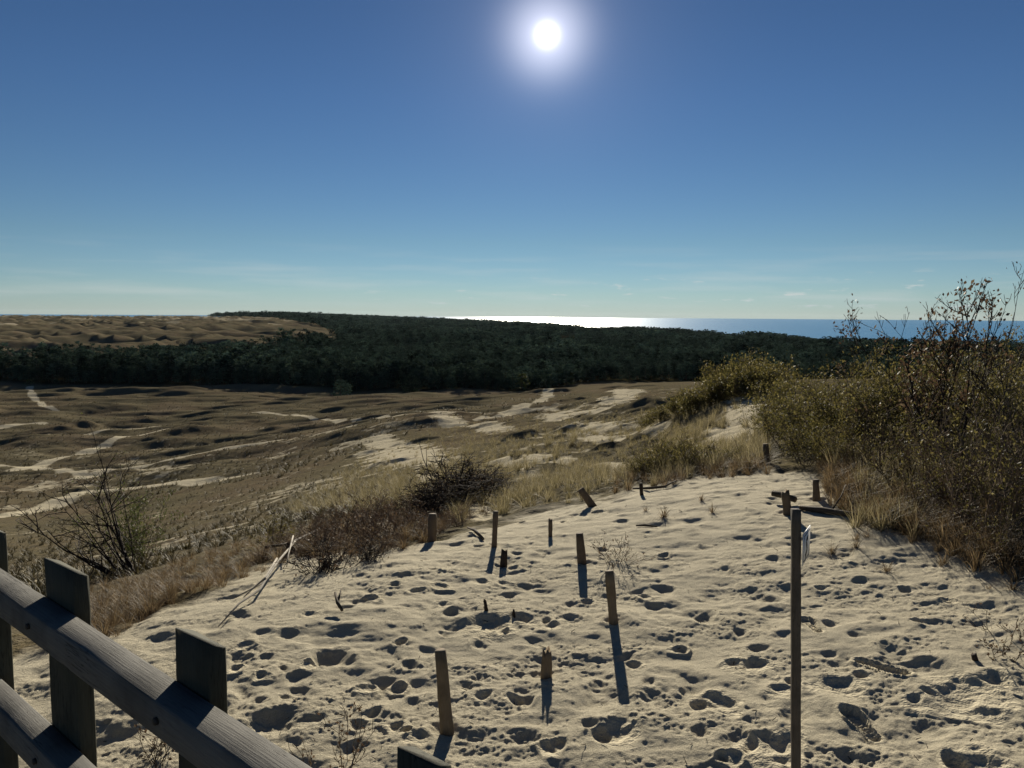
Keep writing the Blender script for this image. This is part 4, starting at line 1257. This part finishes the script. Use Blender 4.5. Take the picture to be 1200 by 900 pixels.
deck = empty("unseen_deck", tuple(rail_world(0, 0, -1.80)), "unseen grey plank deck inside the railing, added to block bounced light", "deck", None, rail_yaw)  # unseen deck, added to keep light bounced off the sand from the rails
M_DECK = wood_mat("deck_planks", (0.10, 0.095, 0.085), (0.22, 0.205, 0.18), grain=(1.6, 46, 46))
mb = MB()
for k_ in range(17):
    V, q, t_ = bevel_box(6.4, 0.135, 0.03, 0.003, 6, 0.0006, 90 + k_)
    mb.add(V + [-2.2, -NY * (0.13 + 0.145 * k_), 0.065], q, t_)
link("planks", mb.mesh("planks", [M_DECK]), deck)
for k_ in range(4):
    V, q, t_ = bevel_box(2.45, 0.07, 0.12, 0.004, 2, 0.0, 120 + k_)
    V = np.column_stack([V[:, 1] - 2.0 + 1.9 * k_, -NY * (V[:, 0] + 0.06), V[:, 2] - 0.012])
    mb = MB(); mb.add(V, q, t_); link("joist", mb.mesh("joist", [M_DECK]), deck)

# ------------------------------------------------------------------ signpost with small hanging sign
sp_a = float(az_of(939, 760)); sp_r = 3.62
spb = on_ground(sp_r * math.sin(sp_a), sp_r * math.cos(sp_a))
dtop = ray(935, 597); depth = spb @ F
ztop = None
for zz in np.linspace(spb[2], 0, 4000):
    if project(np.array([[spb[0], spb[1], zz]]))[1][0] <= 597: ztop = zz; break
hpost = ztop - spb[2]
sign = empty("signpost", tuple(spb), "slim dark square post with a small white sign on its right side", "signpost", None, 0)
V, q, t_ = bevel_box(hpost + 0.35, 0.036, 0.036, 0.003, 20, 0.0006, 61)
V = np.column_stack([V[:, 1] + -0.05 * (V[:, 0] - 0.35) / hpost, V[:, 2], V[:, 0] - 0.35])
mb = MB(); mb.add(V, q[:, ::-1], t_[:, ::-1]); link("post", mb.mesh("post", [M_SIGNPOST]), sign)
t = NT("sign_plate_white"); P = t.obj()
M_PLATE = t.done(t.principled(t.mix(t.noise(P, 14, 4), (0.60, 0.60, 0.60), (0.78, 0.78, 0.77)), 0.55, None, 0.4))
t = NT("sign_black_paint"); M_BLACK = t.done(t.principled((0.03, 0.03, 0.035), 0.5))
t = NT("galvanised_screw"); M_SCREW = t.done(t.principled((0.35, 0.35, 0.36), 0.4, None, 0.6))
sdir = np.array([0.50, 0.866]); snr = np.array([0.866, -0.50])      # along the plate (away), visible normal
plateW, plateH, plateT = 0.18, 0.145, 0.004
pt = ztop - spb[2] - 0.105
pc = np.array([-0.038, -0.024, pt - plateH / 2]) + np.append(snr, 0) * 0.014


def plate_box(u0, u1, v0, v1, n0, n1):
    c = []
    for n_ in (n0, n1):
        for (u, v) in ((u0, v0), (u1, v0), (u1, v1), (u0, v1)):
            xy = sdir * u + snr * n_
            c.append([xy[0], xy[1], v])
    V = np.array(c) + pc
    q = np.array([[3, 2, 1, 0], [4, 5, 6, 7], [0, 1, 5, 4], [1, 2, 6, 5], [2, 3, 7, 6], [3, 0, 4, 7]])
    return V, q


mb = MB(); mb.add(*plate_box(0, plateW, -plateH / 2, plateH / 2, 0, plateT))
plate = link("sign_plate", mb.mesh("sign_plate", [M_PLATE]), sign)
mb = MB()
# black curved mark on the plate: a bent arrow-like hook, plus a thin border
uu = []
for k in range(15):
    q_ = k / 14
    uu.append((plateW * (0.32 + 0.34 * q_ + 0.13 * math.sin(q_ * 6.3)), plateH * (-0.30 + 0.62 * q_ - 0.10 * max(0, q_ - 0.8) * 5)))
for k in range(14):
    (u0, v0), (u1, v1) = uu[k], uu[k + 1]
    d2 = np.array([u1 - u0, v1 - v0]); d2 /= np.linalg.norm(d2); pn = np.array([-d2[1], d2[0]]) * 0.0095
    c = []
    for n_ in (plateT + 0.0002, plateT + 0.0012):
        for (u, v) in ((u0 - pn[0], v0 - pn[1]), (u1 - pn[0], v1 - pn[1]), (u1 + pn[0], v1 + pn[1]), (u0 + pn[0], v0 + pn[1])):
            xy = sdir * u + snr * n_; c.append([xy[0], xy[1], v])
    mb.add(np.array(c) + pc, np.array([[3, 2, 1, 0], [4, 5, 6, 7], [0, 1, 5, 4], [1, 2, 6, 5], [2, 3, 7, 6], [3, 0, 4, 7]]))
b_ = 0.012
for (u0, u1, v0, v1) in ((b_, plateW - b_, plateH / 2 - b_ - 0.004, plateH / 2 - b_), (b_, plateW - b_, -plateH / 2 + b_, -plateH / 2 + b_ + 0.004), (b_, b_ + 0.005, -plateH / 2 + b_ + 0.005, plateH / 2 - b_ - 0.005), (plateW - b_ - 0.005, plateW - b_, -plateH / 2 + b_ + 0.005, plateH / 2 - b_ - 0.005)):
    mb.add(*plate_box(u0, u1, v0, v1, plateT + 0.0002, plateT + 0.001))
link("pictogram", mb.mesh("pictogram", [M_BLACK]), plate)

# ------------------------------------------------------------------ far beacon mast on the left dunes
a = math.atan((127 - 600) / 900); r = 2450
p = on_ground(r * math.sin(a), r * math.cos(a))
v, f = segs_to_tubes(np.array([[0, 0, -2], [-0.9, 0, 4.0]]), np.array([[0, 0, 9.5], [0.9, 0, 4.0]]), [0.7, 0.5], [0.4, 0.5], 6)
tag(link("beacon_mast", mesh_np("beacon_mast", v, f, None, [M_CHAR]), None, p), "tiny dark beacon mast on the far dunes against the lagoon", "mast")

# ------------------------------------------------------------------ sky, sun
w = bpy.data.worlds.new("World"); SC.world = w; w.use_nodes = True
nt = w.node_tree; nt.nodes.clear()
out = nt.nodes.new("ShaderNodeOutputWorld"); bg = nt.nodes.new("ShaderNodeBackground")
sky = nt.nodes.new("ShaderNodeTexSky"); sky.sky_type = 'NISHITA'; sky.sun_disc = False
sky.sun_elevation = SUN_EL; sky.sun_rotation = SUN_AZ
sky.altitude = 50; sky.air_density = 0.80; sky.dust_density = 0.0; sky.ozone_density = 3.2
bg.inputs["Strength"].default_value = 0.06


def wn(t, **kw):
    n = nt.nodes.new(t)
    for k, v in kw.items(): setattr(n, k, v)
    return n


def wm(op, a, b=0.0, clamp=False):
    n = wn("ShaderNodeMath", operation=op, use_clamp=clamp)
    for s, v in zip(n.inputs, (a, b)):
        if hasattr(v, "links"): nt.links.new(v, s)
        else: s.default_value = v
    return n.outputs[0]


tc = wn("ShaderNodeTexCoord").outputs["Generated"]
dt = wn("ShaderNodeVectorMath", operation='DOT_PRODUCT'); nt.links.new(tc, dt.inputs[0]); dt.inputs[1].default_value = tuple(SUN_DIR)
angle = wm('ARCCOSINE', wm('MINIMUM', dt.outputs["Value"], 1.0))
deg = wm('MULTIPLY', angle, 57.29578)
disc = wm('MULTIPLY', wm('EXPONENT', wm('MULTIPLY', wm('POWER', wm('DIVIDE', deg, 0.62), 2.0), -1.0)), 22.0)
au1 = wm('MULTIPLY', wm('EXPONENT', wm('MULTIPLY', wm('POWER', wm('DIVIDE', deg, 2.4), 2.0), -1.0)), 7.0)
au2 = wm('MULTIPLY', wm('EXPONENT', wm('MULTIPLY', wm('DIVIDE', deg, 4.0), -1.0)), 1.9)
glow = wm('ADD', disc, wm('ADD', au1, au2))
gcol = wn("ShaderNodeVectorMath", operation='SCALE'); gcol.inputs[0].default_value = (1.0, 0.97, 1.06); nt.links.new(glow, gcol.inputs["Scale"])
# clouds: small streaks low over the horizon
sep = wn("ShaderNodeSeparateXYZ"); nt.links.new(tc, sep.inputs[0])
el = wm('MULTIPLY', wm('ARCSINE', sep.outputs[2]), 57.29578)
azn = wm('MULTIPLY', wm('ARCTAN2', sep.outputs[0], sep.outputs[1]), 57.29578)
cmb = wn("ShaderNodeCombineXYZ"); nt.links.new(azn, cmb.inputs[0]); nt.links.new(wm('MULTIPLY', el, 5.0), cmb.inputs[1])
cn = wn("ShaderNodeTexNoise"); cn.inputs["Scale"].default_value = 0.42; cn.inputs["Detail"].default_value = 5; cn.inputs["Roughness"].default_value = 0.55
nt.links.new(cmb.outputs[0], cn.inputs["Vector"])
cmb2 = wn("ShaderNodeCombineXYZ"); nt.links.new(wm('MULTIPLY', azn, 0.10), cmb2.inputs[0]); nt.links.new(wm('MULTIPLY', el, 1.3), cmb2.inputs[1])
cn2 = wn("ShaderNodeTexNoise"); cn2.inputs["Scale"].default_value = 0.9; cn2.inputs["Detail"].default_value = 5
nt.links.new(cmb2.outputs[0], cn2.inputs["Vector"])


def wramp(fac, stops):
    n = wn("ShaderNodeValToRGB"); cr_ = n.color_ramp
    while len(cr_.elements) < len(stops): cr_.elements.new(0.5)
    for e, (p_, v_) in zip(cr_.elements, stops): e.position = p_; e.color = (v_, v_, v_, 1)
    nt.links.new(fac, n.inputs[0]); return n.outputs[0]


band = wramp(wm('DIVIDE', el, 6.0), [(0.08, 0.0), (0.14, 1.0), (0.36, 0.9), (0.55, 0.0)])
azm = wramp(wm('DIVIDE', wm('ADD', azn, 40.0), 80.0), [(0.30, 0.05), (0.48, 1.0)])
puffs = wm('MULTIPLY', azm, wm('MULTIPLY', wramp(cn.outputs[0], [(0.60, 0.0), (0.70, 1.0)]), band))
band2 = wramp(wm('DIVIDE', el, 10.0), [(0.04, 0.0), (0.12, 1.0), (0.38, 0.6), (0.52, 0.0)])
veil = wm('MULTIPLY', wramp(cn2.outputs[0], [(0.48, 0.0), (0.72, 0.28)]), band2)
cl = wm('MAXIMUM', wm('MULTIPLY', puffs, 0.55), veil)
mixc = wn("ShaderNodeMix", data_type='RGBA')
gm = wn("ShaderNodeGamma"); gm.inputs["Gamma"].default_value = 1.22
nt.links.new(sky.outputs[0], gm.inputs["Color"])
hs = wn("ShaderNodeVectorMath", operation='MULTIPLY'); hs.inputs[1].default_value = (0.335, 0.362, 0.380)
nt.links.new(gm.outputs[0], hs.inputs[0])
nt.links.new(cl, mixc.inputs[0]); nt.links.new(hs.outputs[0], mixc.inputs[6]); mixc.inputs[7].default_value = (8.0, 7.9, 7.4, 1)
lowr = wn("ShaderNodeValToRGB")
while len(lowr.color_ramp.elements) < 4: lowr.color_ramp.elements.new(0.5)
for e_, (p_, c_) in zip(lowr.color_ramp.elements, [(0.0, (0.78, 0.82, 1.0)), (0.10, (0.84, 0.85, 0.90)), (0.35, (0.88, 0.86, 0.80)), (1.0, (0.9, 0.9, 0.9))]): e_.position = p_; e_.color = (*c_, 1)
nt.links.new(wm('DIVIDE', el, 15.0), lowr.inputs[0])
low = wn("ShaderNodeVectorMath", operation='MULTIPLY'); nt.links.new(mixc.outputs[2], low.inputs[0]); nt.links.new(lowr.outputs[0], low.inputs[1])
lows = wn("ShaderNodeVectorMath", operation='SCALE'); lows.inputs["Scale"].default_value = 1.111; nt.links.new(low.outputs[0], lows.inputs[0])
addv = wn("ShaderNodeVectorMath", operation='ADD'); nt.links.new(lows.outputs[0], addv.inputs[0]); nt.links.new(gcol.outputs[0], addv.inputs[1])
nt.links.new(addv.outputs[0], bg.inputs["Color"]); nt.links.new(bg.outputs[0], out.inputs["Surface"])

ld = bpy.data.lights.new("sun", 'SUN'); ld.energy = 5.0; ld.angle = math.radians(0.53); ld.color = (1.0, 0.915, 0.755)
so = bpy.data.objects.new("sun", ld); COL.objects.link(so)
so.rotation_euler = Vector(tuple(SUN_DIR)).to_track_quat('Z', 'Y').to_euler()

# ------------------------------------------------------------------ air
hz_m = NT("thin_haze")
pv_ = hz_m.n("ShaderNodeVolumePrincipled")
pv_.inputs["Color"].default_value = (0.66, 0.84, 1.0, 1); pv_.inputs["Density"].default_value = 0.6e-5; pv_.inputs["Anisotropy"].default_value = 0.2
hz_m.l(pv_.outputs[0], hz_m.out.inputs["Volume"])
hb = np.array([[x, y, z] for z in (-82.0, 40.0) for (x, y) in ((-16500, -16500), (16500, -16500), (16500, 16500), (-16500, 16500))])
tag(link("haze", mesh_np("haze", hb, np.array([[3, 2, 1, 0], [4, 5, 6, 7], [0, 1, 5, 4], [1, 2, 6, 5], [2, 3, 7, 6], [3, 0, 4, 7]]), None, [hz_m.m])), kind="stuff")

# ------------------------------------------------------------------ camera
cd = bpy.data.cameras.new("camera"); cam = bpy.data.objects.new("camera", cd); COL.objects.link(cam)
cd.sensor_fit = 'HORIZONTAL'; cd.sensor_width = 36; cd.lens = 27.0
cd.clip_start = 0.02; cd.clip_end = 400000
m = Matrix(((R[0], U[0], -F[0], 0), (R[1], U[1], -F[1], 0), (R[2], U[2], -F[2], 0), (0, 0, 0, 1)))
cam.matrix_world = m
SC.camera = cam
SC.view_settings.view_transform = 'Standard'; SC.view_settings.look = 'None'
SC.view_settings.exposure = 0.6; SC.view_settings.gamma = 1.0; SC.view_settings.use_curve_mapping = False
SC.render.engine = 'CYCLES'
SC.cycles.max_bounces = 6; SC.cycles.diffuse_bounces = 2; SC.cycles.glossy_bounces = 2; SC.cycles.transmission_bounces = 2
SC.cycles.caustics_reflective = False; SC.cycles.caustics_refractive = False
SC.cycles.use_denoising = True; SC.cycles.denoiser = 'OPENIMAGEDENOISE'; SC.cycles.denoising_input_passes = 'RGB_ALBEDO_NORMAL'
SC.cycles.sample_clamp_indirect = 4.0
